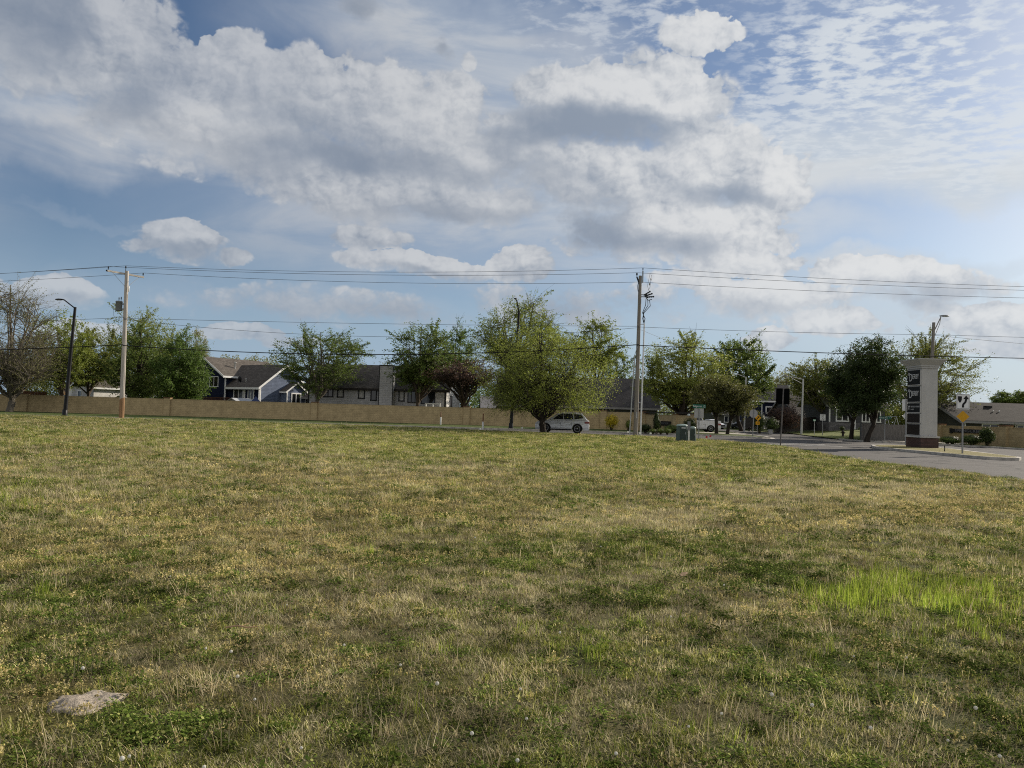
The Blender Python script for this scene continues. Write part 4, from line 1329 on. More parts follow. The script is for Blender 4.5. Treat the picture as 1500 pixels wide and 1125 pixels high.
def gable_roof(root, x0, x1, y0, y1, ze, zr, m, along='x', oh=.45, th=.16, trim=None, trim_h=.2, name='roof'):
    """two sloping slabs with real thickness, overhanging; fascia boards and gable boards as a part of the roof"""
    mb = MB()
    fb = MB()
    if along == 'x':
        ym, half = (y0 + y1) / 2, (y1 - y0) / 2
        s = (zr - ze) / half
        a0, a1 = x0 - oh, x1 + oh
        for sg in (-1, 1):
            ye, zz = ym + sg * (half + oh), ze - s * oh
            mb.prism([(a0, ym, zr), (a0, ye, zz), (a0, ye, zz + th), (a0, ym, zr + th * 1.1)], (a1 - a0, 0, 0), None)
            fb.box(a0 - .01, a1 + .01, min(ye, ye + sg * .05), max(ye, ye + sg * .05), zz - trim_h * .6, zz + th * .75)
            for ax in (a0 - .05, a1 + .002):
                fb.prism([(ax, ym, zr - trim_h * .7), (ax, ye + sg * .05, zz - trim_h * .7), (ax, ye + sg * .05, zz + th * .8), (ax, ym, zr + th * .95)], (.048, 0, 0), None)
    else:
        xm, half = (x0 + x1) / 2, (x1 - x0) / 2
        s = (zr - ze) / half
        b0, b1 = y0 - oh, y1 + oh
        for sg in (-1, 1):
            xe, zz = xm + sg * (half + oh), ze - s * oh
            mb.prism([(xm, b0, zr), (xe, b0, zz), (xe, b0, zz + th), (xm, b0, zr + th * 1.1)], (0, b1 - b0, 0), None)
            fb.box(min(xe, xe + sg * .05), max(xe, xe + sg * .05), b0 - .01, b1 + .01, zz - trim_h * .6, zz + th * .75)
            for by in (b0 - .05, b1 + .002):
                fb.prism([(xm, by, zr - trim_h * .7), (xe + sg * .05, by, zz - trim_h * .7), (xe + sg * .05, by, zz + th * .8), (xm, by, zr + th * .95)], (0, .048, 0), None)
    rf = mb.build(name, m, root)
    if trim:
        fb.build('fascia', trim, rf)
    return rf

def window(root, u0, u1, z0, z1, face='y', at=0.0, sign=-1, frame=None, panes=2, fw=.1, pane=None, name='window', blind=False):
    """frame proud of the wall, glass set back inside it; face 'y' is a wall of constant y, 'x' of constant x"""
    f = MB()
    g = MB()
    def bx(mb, a0, a1, c0, c1, d0, d1):
        e0, e1 = sorted((at + sign * d0, at + sign * d1))
        if face == 'y':
            mb.box(a0, a1, e0, e1, c0, c1)
        else:
            mb.box(e0, e1, a0, a1, c0, c1)
    bx(f, u0, u1, z1 - fw, z1, 0.004, .07)
    bx(f, u0 - .03, u1 + .03, z0, z0 + fw, 0.004, .10)
    bx(f, u0, u0 + fw, z0 + fw, z1 - fw, 0.004, .07)
    bx(f, u1 - fw, u1, z0 + fw, z1 - fw, 0.004, .07)
    for k in range(1, panes):
        c = u0 + (u1 - u0) * k / panes
        bx(f, c - fw * .4, c + fw * .4, z0 + fw, z1 - fw, 0.004, .062)
    bx(g, u0 + fw * .9, u1 - fw * .9, z0 + fw * .9, z1 - fw * .9, 0.006, .022)
    fo = f.build(name, frame or M_WHITE, root)
    g.build('pane', pane or (M_CURTAIN if blind else M_GLASS), fo)
    return fo

def door(root, u0, u1, z0, z1, at, sign, m, frame, face='y'):
    d = MB(); f = MB(); k = MB()
    def bx(mb, a0, a1, c0, c1, d0, d1):
        e0, e1 = sorted((at + sign * d0, at + sign * d1))
        mb.box(a0, a1, e0, e1, c0, c1) if face == 'y' else mb.box(e0, e1, a0, a1, c0, c1)
    bx(d, u0 + .1, u1 - .1, z0, z1 - .1, .004, .04)
    bx(f, u0, u0 + .098, z0, z1, .004, .07); bx(f, u1 - .098, u1, z0, z1, .004, .07); bx(f, u0 + .098, u1 - .098, z1 - .098, z1, .004, .07)
    bx(k, u1 - .22, u1 - .16, z0 + .95, z0 + 1.05, .042, .10)
    do = d.build('door', m, root)
    f.build('door_frame', frame, do); k.build('door_handle', M_GALV, do)

def roof_vent(root, x, y, z, roof):
    MB().box(x - .22, x + .22, y - .18, y + .18, z - .35, z + .10).build('roof_vent', M_VENT, roof)

def pipe(root, x, y, z0, z1, r, roof, m=None, name='vent_pipe'):
    MB().lathe([(r, z0), (r, z1), (r * 1.5, z1 + .01), (r * 1.5, z1 + .06), (r * .4, z1 + .09)], 10, (x, y, 0)).build(name, m or M_WHITE, roof)

def downspout(root, x, y, z0, z1, m):
    MB().box(x - .05, x + .05, y - .05, y + .05, z0, z1).box(x - .05, x + .35, y - .05, y + .05, z1 + .003, z1 + .10).build('downspout', m, root)

# navy house: cross gabled, gable end lit by the sun on the right
def navy_house():
    t = house('house', 'navy blue house with white trim, brown roof and sunlit gable end', 379, 103, -33)
    zl = 4.25
    walls(t, -9.6, 0, 0, 8.2, 0, zl, M_NAVY)
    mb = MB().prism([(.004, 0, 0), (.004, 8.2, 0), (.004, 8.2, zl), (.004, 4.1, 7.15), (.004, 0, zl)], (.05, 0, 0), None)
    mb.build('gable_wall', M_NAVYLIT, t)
    rf = gable_roof(t, -14, 0, 0, 8.2, zl, 7.2, M_SHING, 'x', .5, .16, M_WHITE, .26)
    # upper storey wing with its own gable to the front
    walls(t, -14.8, -6.7, -.6, 9.5, 0, 5.75, M_NAVY, 'wing_wall', 'y', 8.0)
    rw = gable_roof(t, -14.8, -6.7, -.6, 9.5, 5.75, 8.1, M_SHING, 'y', .55, .16, M_WHITE, .22, 'wing_roof')
    window(t, -9.9, -7.9, 4.0, 5.5, 'y', -.6, -1, M_WHITE, 2)
    MB().box(-6.68, -6.52, -.55, -.40, 0, 5.3).build('corner_board', M_WHITE, t)
    MB().box(.055, .17, -.02, .14, 0, zl).build('corner_board', M_WHITE, t)
    MB().box(.055, .17, 8.06, 8.22, 0, zl).build('corner_board', M_WHITE, t)
    downspout(t, .30, -.30, 0, zl - .5, M_WHITE)
    downspout(t, .30, 8.5, 0, zl - .5, M_WHITE)
    # sliding door, second window, box bay with its own small gable
    window(t, -5.3, -3.2, 1.6, 3.9, 'y', 0, -1, M_WHITE, 2, .14)
    MB().box(-3.15, -2.85, -.03, -.004, 0, 4.1).build('corner_board', M_WHITE, t)
    window(t, -2.3, -1.0, 2.35, 3.85, 'y', 0, -1, M_WHITE, 2, .13)
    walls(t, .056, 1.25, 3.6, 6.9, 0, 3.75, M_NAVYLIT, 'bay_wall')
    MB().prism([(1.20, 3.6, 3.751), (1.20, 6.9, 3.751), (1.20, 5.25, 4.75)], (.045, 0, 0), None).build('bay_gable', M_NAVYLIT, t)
    gable_roof(t, .0, 1.2, 3.6, 6.9, 3.72, 4.85, M_SHING, 'x', .28, .12, M_WHITE, .18, 'bay_roof')
    for y in (3.55, 6.85):
        MB().box(1.252, 1.34, y, y + .14, 0, 3.6).build('corner_board', M_WHITE, t)
    window(t, 4.35, 6.1, 1.2, 3.5, 'x', 1.25, 1, M_WHITE, 2, .17)
    for x in (-6.2, -2.6):
        roof_vent(t, x, 3.2, 6.75, rf)
    pipe(t, -8.2, 2.2, 5.6, 7.6, .13, rf)
    pipe(t, -3.6, .6, 4.4, 5.15, .07, rf)
    dish = MB()
    dish.lathe([(.02, 0), (.20, .03), (.34, .10), (.42, .18), (.40, .19), (.32, .115), (.19, .05), (.01, .02)], 18, (-4.6, .15, 5.15), 'Y')
    do = dish.build('satellite_dish', M_BLACKTRIM, rf)
    MB().tube([(-4.6, .3, 4.45), (-4.6, .22, 5.1)], .03).tube([(-4.6, .25, 4.95), (-4.6, -.2, 5.0), (-4.35, -.3, 5.2)], .018).build('dish_mast', M_GALV, do)
    # low deck with railing before the sliding door
    dk = MB().box(-8.6, -2.7, -2.6, -.65, 1.35, 1.5)
    for x in (-8.6, -6.6, -4.6, -2.8):
        dk.box(x - .06, x + .06, -2.6, -2.48, 0, 2.45)
    deck = dk.build('deck', M_DECK, t)
    rl = MB().box(-8.7, -2.7, -2.60, -2.50, 2.451, 2.55).box(-8.6, -2.8, -2.57, -2.53, 1.62, 1.70)
    for k in range(38):
        rl.box(-8.55 + k * .152, -8.51 + k * .152, -2.57, -2.53, 1.70, 2.449)
    rl.build('railing', M_DECK, deck)
navy_house()

def shed():
    p = A(352, 592, 98)
    t = thing('garden_shed', 'low shed with pale metal roof behind the wall by the navy house', 'shed', (p.x, p.y, 0), R(-28))
    walls(t, -1.5, 1.5, -1.2, 1.2, 0, 1.75, M_GREY, 'wall', 'y', 2.35)
    gable_roof(t, -1.5, 1.5, -1.2, 1.2, 1.75, 2.4, mat('pale_metal_roof', (.42, .43, .44), .5, .1, metal=.2), 'y', .25, .06, M_GREYTRIM, .1)
    door(t, -.5, .5, 0, 1.7, -1.2, -1, M_GREYD, M_WHITE)
shed()
def playset():
    p = A(372, 592, 96)
    t = thing('play_tent', 'small dark blue pointed play tent roof behind the wall', 'tent', (p.x + .2, p.y, 0), R(20))
    MB().add([(-1, -1, 1.5), (1, -1, 1.5), (1, 1, 1.5), (-1, 1, 1.5), (0, 0, 2.75)], [(0, 1, 4), (1, 2, 4), (2, 3, 4), (3, 0, 4), (3, 2, 1, 0)]).build('canopy', mat('navy_canvas', (.03, .045, .11), .9, .1), t)
    for x in (-.9, .9):
        for y in (-.9, .9):
            MB().box(x - .05, x + .05, y - .05, y + .05, 0, 1.52).build('leg', M_DECK, t)
playset()

# carport / porch at the right of the navy house
def porch_house():
    t = house('house', 'small brown roofed house with white porch posts behind the airy round tree', 446, 108, -20)
    walls(t, -2.2, 7, 1.5, 9, 0, 3.0, M_GREYD)
    rf = gable_roof(t, -2.6, 7, -.2, 9, 3.0, 5.0, M_SHING, 'x', .4, .15, M_GREYTRIM, .2)
    for x in (-2.3, -.4, 1.6):
        MB().box(x - .09, x + .09, -.1, .08, 0, 2.95).build('post', M_WHITE, t)
    window(t, .2, 1.4, 1.2, 2.5, 'y', 1.5, -1, M_WHITE)
porch_house()

# grey house with chimney
def grey_house():
    t = house('house', 'long grey house with black framed windows and a wide boxed chimney', 567, 98, -7)
    ze = 4.35
    k = 98 / FPX
    X = lambda px: (px - 567) * k * 1.005
    z = lambda y, px: ((605 + .03 * (px - 750)) - y) * k + 1.6
    x0, x1 = X(446), X(654)
    walls(t, x0, x1, 0, 9, 0, ze, M_GREY)
    walls(t, x1 + .003, x1 + .05, .002, 8.998, 0, ze, M_WHITES, 'end_wall')
    MB().prism([(x1 + .003, 0, ze + .002), (x1 + .003, 9, ze + .002), (x1 + .003, 4.5, 7.25)], (.047, 0, 0), None).build('end_gable', M_WHITES, t)
    rf = gable_roof(t, x0, x1 + .05, 0, 9, ze, 7.3, M_SHING, 'x', .45, .16, M_DARKTRIM, .22)
    ch = MB().box(X(557.5), X(578), -1.15, -.02, 0, z(536.5, 567)).build('chimney', M_GREY, t)
    c2 = MB()
    for a, b in ((557.2, 558.2), (577.4, 578.4)):
        c2.box(X(a), X(b), -1.18, -1.155, 0, z(536.5, 567))
    c2.box(X(557.2), X(578.4), -1.19, .3, z(536.5, 567) + .002, z(535.4, 567) + .02)
    c2.build('chimney_trim', M_BLACKTRIM, ch)
    for a, b, t0, t1, bl in ((469, 485, 566, 581.5, False), (491, 501, 567, 582, True), (523, 533, 568.5, 584, True), (541.5, 551, 569, 587, False), (583.5, 592.5, 571.5, 588, True)):
        window(t, X(a), X(b), z(t1, (a + b) / 2), z(t0, (a + b) / 2), 'y', 0, -1, M_BLACKTRIM, 2 if b - a > 12 else 1, .13, blind=bl)
    window(t, X(597), X(614), z(590, 605), z(572, 605), 'y', 0, -1, M_BLACKTRIM, 3, .1)
    window(t, X(617), X(638), z(592, 628), z(573, 628), 'y', 0, -1, M_BLACKTRIM, 2, .1)
    for sx in (x0 + .02, x1 - .22):
        MB().box(sx, sx + .2, -.03, -.004, 0, ze - .2).build('corner_board', M_BLACKTRIM, t)
    window(t, 2.0, 3.4, 2.2, 3.6, 'x', x1 + .05, 1, M_BLACKTRIM, 1, .12)
    roof_vent(t, X(540), 3.5, 6.85, rf)
    pipe(t, X(547), 2.0, 5.4, 6.5, .07, rf, M_BLACKTRIM)
    pl = MB().box(X(630), X(652), -2.6, -.7, 1.5, 1.62)
    for xx in (X(631), X(641), X(651)):
        pl.box(xx - .07, xx + .07, -2.55, -2.4, 0, 2.4)
    pl.box(X(630), X(652), -2.56, -2.42, 2.401, 2.52)
    pl.build('deck', M_WHITE, t)
grey_house()

# white house at the left, mostly hidden by trees
def white_house():
    t = house('house', 'white sided low house with a sunlit side behind the trees left of the power pole', 137, 108, 58)
    walls(t, 0, 13.5, 0, 5.6, 0, 3.55, M_WHITES)
    walls(t, -.05, -.003, .002, 5.598, 0, 3.55, M_GREY, 'end_wall')  # grey siding paints the shade on this unlit end of the white house
    walls(t, 1.0, 5.0, 5.65, 9.2, 0, 3.45, M_WHITES, 'porch_wall')
    gable_roof(t, 0, 13.5, 0, 5.6, 3.55, 5.0, M_SHING, 'x', .35, .15, M_WHITE, .2)
    o = window(t, 3.0, 4.0, .9, 3.0, 'x', -.05, -1, M_WHITE, 1)
    window(t, 9.5, 11.5, 2.0, 3.2, 'y', 0, -1, M_WHITE)
white_house()

def tall_house():
    t = house('house', 'two storey dark house gable peeping out behind the evergreens', 243, 118, -15)
    walls(t, -.9, 3, 0, 8, 0, 7.6, M_NAVY)
    gable_roof(t, -.9, 3, 0, 8, 7.6, 8.4, M_SHING, 'x', .3, .15, M_WHITE, .3)
    MB().box(-.93, -.66, -.05, -.004, 0, 7.5).build('corner_board', M_WHITE, t)
    window(t, .2, 1.5, 5.2, 6.8, 'y', 0, -1, M_WHITE)
tall_house()

# olive house right of the willow, dark shingles
def olive_house():
    t = house('house', 'olive sided house with a large dark shingle roof behind the car', 918, 99, -4)
    k = 99 / FPX
    X = lambda px: (px - 918) * k
    walls(t, X(726), X(962), 0, 11, 0, 2.85, M_OLIVES, 'wall', 'x', 6.5)
    rf = gable_roof(t, X(726), X(962), 0, 11, 2.85, 6.55, M_SHING2, 'x', .35, .16, M_GREYTRIM, .22)
    MB().box(X(887), X(888.2), -.05, -.004, 0, 2.6).build('downspout', M_WHITE, t)
    MB().box(X(960.5), X(961.9), -.05, -.004, 0, 2.6).build('corner_board', M_OLIVES, t)
    window(t, X(752), X(768), 1.4, 2.5, 'y', 0, -1, M_WHITE)
    for a, y, z in ((897, 4.6, 6.1), (928, 3.9, 5.6), (905, 2.6, 4.65)):
        roof_vent(t, X(a), y, z, rf)
olive_house()
def mid_house():
    t = house('house', 'pale grey roof of a low house glimpsed under the broad trees', 735, 118, 4)
    walls(t, -3, 3.2, 0, 6, 0, 2.3, M_OLIVES, 'wall', 'x', 3.9)
    gable_roof(t, -3, 3.2, 0, 6, 2.3, 3.95, mat('pale_roofing', (.30, .29, .30), .8, .15), 'x', .3, .14, M_DARKTRIM, .15)
mid_house()

# brown roofed house behind the right wall
def brown_house():
    t = house('house', 'low house with a long brown roof behind the tan wall at the right edge', 1456, 82, 3)
    k = 82 / FPX
    X = lambda px: (px - 1456) * k
    ze = 2.3
    walls(t, X(1408), X(1600), 0, 9, 0, ze, M_OLIVES, 'wall', 'x', 4.15)
    rf = gable_roof(t, X(1408), X(1600), 0, 9, ze, 4.2, M_SHING3, 'x', .5, .15, M_GREYTRIM, .2)
    window(t, X(1437), X(1463), 1.15, 1.98, 'y', 0, -1, M_WHITE, 2, .12)
    window(t, X(1490), X(1512), 1.15, 1.98, 'y', 0, -1, M_WHITE, 2, .12)
    MB().box(X(1411), X(1413), -.05, -.004, 0, 2.0).build('corner_board', M_WHITE, t)
    roof_vent(t, X(1438), 3.6, 3.85, rf)
    sk = MB().box(X(1473), X(1482), 3.0, 3.9, 3.2, 3.95).build('roof_vent', M_BLACKTRIM, rf)
    for a in (1473, 1482):
        pipe(t, X(a), 1.9, 2.8, 3.35, .06, rf)
brown_house()

# grey house with stone base on the corner lawn
def stone_house():
    t = house('house', 'dark grey house with white framed windows above a stone base behind the dark trees', 1250, 104, 0, .5)
    k = 104 / FPX
    X = lambda px: (px - 1250) * k
    walls(t, X(1214), X(1296), 0, 10, 1.15, 3.6, M_GREYD, 'wall', 'x', 6.2)
    walls(t, X(1213.4), X(1296.6), -.14, 9.9, -.6, 1.147, M_STONE, 'stone_base')
    gable_roof(t, X(1214), X(1296), 0, 10, 3.6, 6.3, M_SHING, 'x', .45, .16, M_GREYTRIM, .22)
    MB().box(X(1214), X(1216), -.05, -.004, 1.2, 3.4).build('corner_board', M_WHITE, t)
    window(t, X(1224), X(1243), 1.25, 3.0, 'y', 0, -1, M_WHITE, 2, .17)
    window(t, X(1262), X(1274), 1.25, 2.8, 'y', 0, -1, M_WHITE, 2, .14)
    MB().box(X(1250.5), X(1252.5), -.2, -.143, -.5, 3.4).build('post', M_WHITE, t)
    window(t, X(1278), X(1290), 1.25, 2.8, 'y', 0, -1, M_WHITE, 2, .14)
stone_house()
def hip_house():
    t = house('house', 'house with a wide taupe roof behind the speed limit sign', 1195, 120, 8, .4)
    k = 120 / FPX
    X = lambda px: (px - 1195) * k
    walls(t, X(1163), X(1222), 0, 8, 0, 2.5, M_GREYD, 'wall', 'x', 5.2)
    gable_roof(t, X(1163), X(1222), 0, 8, 2.5, 5.3, M_SHING, 'x', .4, .16, M_GREYTRIM, .2)
hip_house()
def garage_house():
    t = house('house', 'dark house with a white framed window over a white garage door', 1122, 128, -4)
    k = 128 / FPX
    X = lambda px: (px - 1122) * k
    walls(t, X(1100), X(1160), 0, 9, 0, 5.0, M_NAVY, 'wall', 'x', 7.5)
    gable_roof(t, X(1100), X(1160), 0, 9, 5.0, 7.6, M_SHING2, 'x', .4, .16, M_WHITE, .2)
    window(t, X(1121), X(1131), 2.75, 4.0, 'y', 0, -1, M_WHITE, 1, .2)
    MB().box(X(1113), X(1132), -.12, -.004, 1.95, 2.25).build('garage_lintel', M_WHITE, t)
    MB().box(X(1114), X(1131), -.05, -.004, 0, 1.948).build('garage_door', M_CURTAIN, t)
    MB().box(X(1115), X(1116.3), -.12, -.004, 2.252, 4.3).build('downspout', M_WHITE, t)
garage_house()
def back_house():
    t = house('house', 'small brown house far down the side street behind the pale lamp mast', 1083, 150, 0)
    walls(t, -5, 6, 0, 8, 0, 2.7, M_OLIVES, 'wall', 'x', 4.6)
    gable_roof(t, -5, 6, 0, 8, 2.7, 4.7, M_SHING2, 'x', .4, .15, M_GREYTRIM, .18)
    window(t, -3, -1.4, 1.0, 2.3, 'y', 0, -1, M_WHITE)
    MB().box(1.0, 4.2, -.05, -.004, 0, 2.2).build('garage_door', mat('brown_garage_door', (.07, .055, .045), .6), t)
back_house()

# ------------------------------------------------- masonry walls: one thing per wall, panels and pillars are its parts
M_BLOCK = rows_mat('tan_split_block', (0.50, 0.385, 0.215), (0.43, 0.33, 0.185), 0.42, 0.20, var=.06, bump=.008)
M_CAP = mat('brick_red_cap', (0.16, 0.085, 0.05), .85, .25, 6)
def block_wall(name, label, pts, h, pill, z0=0.05, pw=.72, top=None):
    a = Vector((pts[0][0], pts[0][1], 0))
    t = thing(name, label, 'wall', (a.x, a.y, z0))
    for i in range(len(pts) - 1):
        p, q = Vector((*pts[i], 0)) - a, Vector((*pts[i + 1], 0)) - a
        d = (q - p); L = d.length
        ang = math.atan2(d.y, d.x)
        c = MB().box(pw * .5 + .003, L - pw * .5 - .003, -.1, .1, -.1, h)
        o = c.build('panel', M_BLOCK, t); o.location = p; o.rotation_euler = (0, 0, ang)
        cp = MB().box(pw * .5 + .004, L - pw * .5 - .004, -.125, .125, h + .002, h + .07)
        o2 = cp.build('coping', M_BLOCK, o)
    for i in range(len(pts)):
        p = Vector((*pts[i], 0)) - a
        q = Vector((*pts[min(i + 1, len(pts) - 1)], 0)) - Vector((*pts[max(0, i - 1)], 0))
        b = MB().box(-pw / 2, pw / 2, -pw * .38, pw * .38, -.1, h + .14)
        o = b.build('pillar', M_BLOCK, t); o.location = p; o.rotation_euler = (0, 0, math.atan2(q.y, q.x))
        c = MB().box(-pw / 2 - .05, pw / 2 + .05, -pw * .38 - .05, pw * .38 + .05, h + .142, h + .22)
        c.build('pillar_cap', M_CAP, o)
    return t
def wall_at(px, d):
    p = A(px, 605 + .03 * (px - 750), d)
    return (p.x, p.y)
WL = [wall_at(-150, 91.5), wall_at(37, 90.5), wall_at(246, 90), wall_at(461, 89.5), wall_at(684, 88.5), wall_at(884, 87), wall_at(941, 86)]
block_wall('masonry_wall', 'long tan block wall with square pillars along the far side of the road', WL, 1.95, None)
def entrance_wall():
    a0 = wall_at(946, 85.2); a1 = wall_at(990, 78.5); a2 = wall_at(1016, 77.0)
    t = block_wall('entrance_wall', 'short angled tan wall with dark coping and a black plaque by the intersection', [a0, a1, a2], 1.75, None, pw=.5)
    cp = MB()
    for p, q in ((a0, a1), (a1, a2)):
        d = Vector((q[0] - p[0], q[1] - p[1], 0)); L = d.length
        m = Matrix.Rotation(math.atan2(d.y, d.x), 3, 'Z')
        cp.box(-.1, L + .1, -.26, .26, 2.0, 2.12, rot=m, at=(p[0] - a0[0], p[1] - a0[1], 0 if p is a0 else .003))
    cp.build('coping_slab', M_DARKTRIM, t)
    d = Vector((a1[0] - a0[0], a1[1] - a0[1], 0)); ang = math.atan2(d.y, d.x)
    n = Vector((d.y, -d.x, 0)).normalized()
    c = d * .70
    pl = MB().box(-1.5, 1.35, -.06, 0, .72, 1.18).box(.75, 1.35, -.07, -.002, .50, .719).box(-1.5, -.9, -.07, -.002, .50, .719)
    o = pl.build('plaque', M_BLACKTRIM, t); o.location = c + n * .16; o.rotation_euler = (0, 0, ang)
    text_mesh('SPRING CREEK', .30, mat('bronze_lettering', (.10, .10, .10), .5), o, (-.1, -.066, .95), (R(90), 0, 0), 'lettering', .004, .95)
entrance_wall()
WR = [wall_at(1377, 70.5), wall_at(1473, 62.0), wall_at(1580, 55)]
def right_wall():
    t = block_wall('subdivision_wall', 'tan block wall at the right edge carrying a dark neighbourhood name sign', WR, 1.52, None, z0=.05, pw=.8)
    d = Vector((WR[1][0] - WR[0][0], WR[1][1] - WR[0][1], 0)); ang = math.atan2(d.y, d.x)
    n = Vector((d.y, -d.x, 0)).normalized()
    L = d.length
    sg = MB().box(-.32 * L, .22 * L, -.06, 0, 1.0, 1.32).box(-.36 * L, -.322 * L, -.065, 0, .92, 1.36).box(.222 * L, .26 * L, -.065, 0, .92, 1.36)
    o = sg.build('name_sign', M_BLACKTRIM, t); o.location = d * .56 + n * .165; o.rotation_euler = (0, 0, ang)
    text_mesh('SPRINGCREEK', .34, mat('grey_lettering', (.16, .155, .17), .5), o, (-.05 * L, -.066, 1.16), (R(90), 0, 0), 'lettering', .004, 1.75)
right_wall()

# board fences
M_BOARD = mat('weathered_fence_boards', (0.150, 0.140, 0.130), .9, .3, 5.0, bump=.01, streak=(5, 5, .4))
M_BOARDD = mat('dark_fence_boards', (0.060, 0.052, 0.046), .9, .3, 5.0, bump=.01, streak=(5, 5, .4))
def board_fence(name, label, p, q, h, m, z0=.05, z1=None, post=True):
    z1 = z0 if z1 is None else z1
    t = thing(name, label, 'fence', (p[0], p[1], z0))
    d = Vector((q[0] - p[0], q[1] - p[1], z1 - z0)); L = d.length
    u = d / L
    n = Vector((-u.y, u.x, 0)).normalized()
    r = random.Random(len(label))
    b = MB()
    k = int(L / .15)
    for i in range(k):
        c = u * (i * L / k)
        e = u * ((i + .93) * L / k)
        hh = h + r.uniform(-.02, .02); o = n * r.uniform(0, .008)
        vs = [c + o, e + o, e + o + n * .02, c + o + n * .02]
        b.prism([(v.x, v.y, v.z - .02) for v in vs], (0, 0, hh), None)
    b.build('boards', m, t)
    rl = MB()
    for zz in (.35, h - .3):
        vs = [Vector((0, 0, zz)) + n * .031, d + Vector((0, 0, zz)) + n * .031, d + Vector((0, 0, zz)) + n * .07, Vector((0, 0, zz)) + n * .07]
        rl.prism(vs, (0, 0, .09), None)
    rl.build('rails', m, t)
    for i in range(int(L / 2.4) + 1):
        c = u * min(L - .06, i * 2.4) + n * .11
        MB().box(c.x - .05, c.x + .05, c.y - .05, c.y + .05, c.z - .1, c.z + h + .05).build('post', m, t)
board_fence('board_fence', 'dark plank fence along the side street behind the purple shrub', wall_at(1136, 98), wall_at(1212, 112), 1.75, M_BOARDD, .05, .75)
board_fence('board_fence', 'weathered grey board fence behind the right green street sign', wall_at(1265, 67.5), wall_at(1345, 68.5), 1.55, M_BOARD, .05)
board_fence('board_fence', 'weathered grey board fence side running back along the lawn', wall_at(1265, 67.5), wall_at(1262, 80), 1.5, M_BOARD, .052)
board_fence('board_fence', 'brown wooden fence piece behind the wall at the far left', wall_at(34, 99), wall_at(68, 101), 2.55, M_DECK, .05)
board_fence('board_fence', 'low brown board fence far down the side street', wall_at(1086, 128), wall_at(1106, 126), 1.9, M_BOARDD, .05)

def swing_frame():
    p = wall_at(1306, 73)
    t = thing('swing_frame', 'thin metal A-frame swing set above the grey board fence', 'swing set', (p[0], p[1], .05))
    for y in (-.9, .9):
        for s in (-1, 1):
            MB().tube([(s * .62, y, 0), (0, y, 2.25)], .03).build('leg', M_GALV, t)
    MB().tube([(0, -1.0, 2.27), (0, 1.0, 2.27)], .03).build('crossbar', M_GALV, t)
    MB().tube([(0, -.3, 2.24), (0, -.3, .62)], .008, 4).tube([(0, .3, 2.24), (0, .3, .62)], .008, 4).box(-.1, .1, -.34, .34, .57, .60).build('seat', M_BLACKTRIM, t)
swing_frame()
# ------------------------------------------------------------------ poles, wires, lamps, signs, boxes
def HOR(x):
    return 605 + .03 * (x - 750)
def Zat(x, y, d):
    return EYE.z + (HOR(x) - y) * d / FPX
def base(x, d, z=0.09):
    p = A(x, HOR(x), d)
    return Vector((p.x, p.y, z))
M_WOOD = mat('weathered_pole_wood', (0.42, 0.385, 0.345), .85, .25, 3.0, bump=.01, streak=(6, 6, .25))
M_WOODB = mat('greybrown_pole_wood', (0.21, 0.19, 0.165), .85, .28, 3.0, bump=.01, streak=(6, 6, .25))
M_ARM = mat('pale_crossarm_wood', (0.50, 0.46, 0.41), .8, .15, 4)
M_INS = mat('dark_insulator', (0.03, 0.032, 0.034), .35, .2)
M_XFMR = mat('grey_transformer_paint', (0.16, 0.17, 0.17), .45, .12)
M_WIRE = mat('aluminium_wire', (0.075, 0.078, 0.085), .6, .1)
M_CABLE = mat('black_cable', (0.012, 0.012, 0.012), .7, .1)
M_LAMPGREY = mat('grey_lamp_housing', (0.20, 0.20, 0.20), .5, .1)
M_LENS = mat('lamp_lens', (0.45, 0.45, 0.42), .25, .05)

def insulator(par, p, h=.28, r=.05, name='insulator'):
    return MB().lathe([(r * .35, 0), (r * .35, h * .4), (r, h * .42), (r * .7, h * .58), (r, h * .62), (r * .7, h * .78), (r * .9, h * .82), (r * .5, h)], 10, p).build(name, M_INS, par)

# left power pole
D1 = 60.6
b1 = base(179.0, D1, .26)
P1H = Zat(186, 396, D1) - b1.z
t = thing('power_pole', 'weathered pale wooden power pole with a crossarm and a grey transformer', 'power pole', b1)
lean1 = Vector((A(186, 396, D1).x - b1.x, 0, P1H))
lean1.x *= 1.0
MB().tube([Vector((0, 0, -.3)), lean1 * .3, lean1 * .65, lean1], [.185, .172, .155, .14], 14).build('pole', M_WOOD, t)
MB().tube([lean1 * .002, lean1 * .03, lean1 * .12, lean1 * .17], [.190, .190, .182, .170], 14, cap=False).build('stained_foot', mat('orange_stained_wood', (.27, .16, .085), .85, .3, 4, streak=(5, 5, .4)), t)
ac = lean1 * (1 - .22 / P1H * 1.0)
ad = Vector((.93, 1.05, -.05))
arm = MB()
u = ad.normalized(); s_ = Vector((-u.y, u.x, 0)).normalized() * .055; up = Vector((0, 0, .065))
arm_o = ac + s_ * 3.2
arm.prism([arm_o - ad + s_ - up, arm_o - ad - s_ - up, arm_o - ad - s_ + up, arm_o - ad + s_ + up], ad * 2, None)
arm = arm.build('crossarm', M_ARM, t)
MB().tube([arm_o + ad * .72 - up, lean1 * (1 - 1.35 / P1H)], .016, 6).tube([arm_o - ad * .72 - up, lean1 * (1 - 1.35 / P1H)], .016, 6).build('brace', M_GALV, arm)
top1 = lean1 + Vector((0, 0, .10))
MB().tube([lean1 - Vector((.12, 0, .3)), lean1 + Vector((-.10, 0, .12))], .022, 8).build('pin', M_INS, t)
insulator(t, lean1 + Vector((-.10, 0, .10)), .3, .06)
insulator(arm, arm_o - ad * .95 + up, .28, .055)
insulator(arm, arm_o + ad * .95 + up, .28, .055)
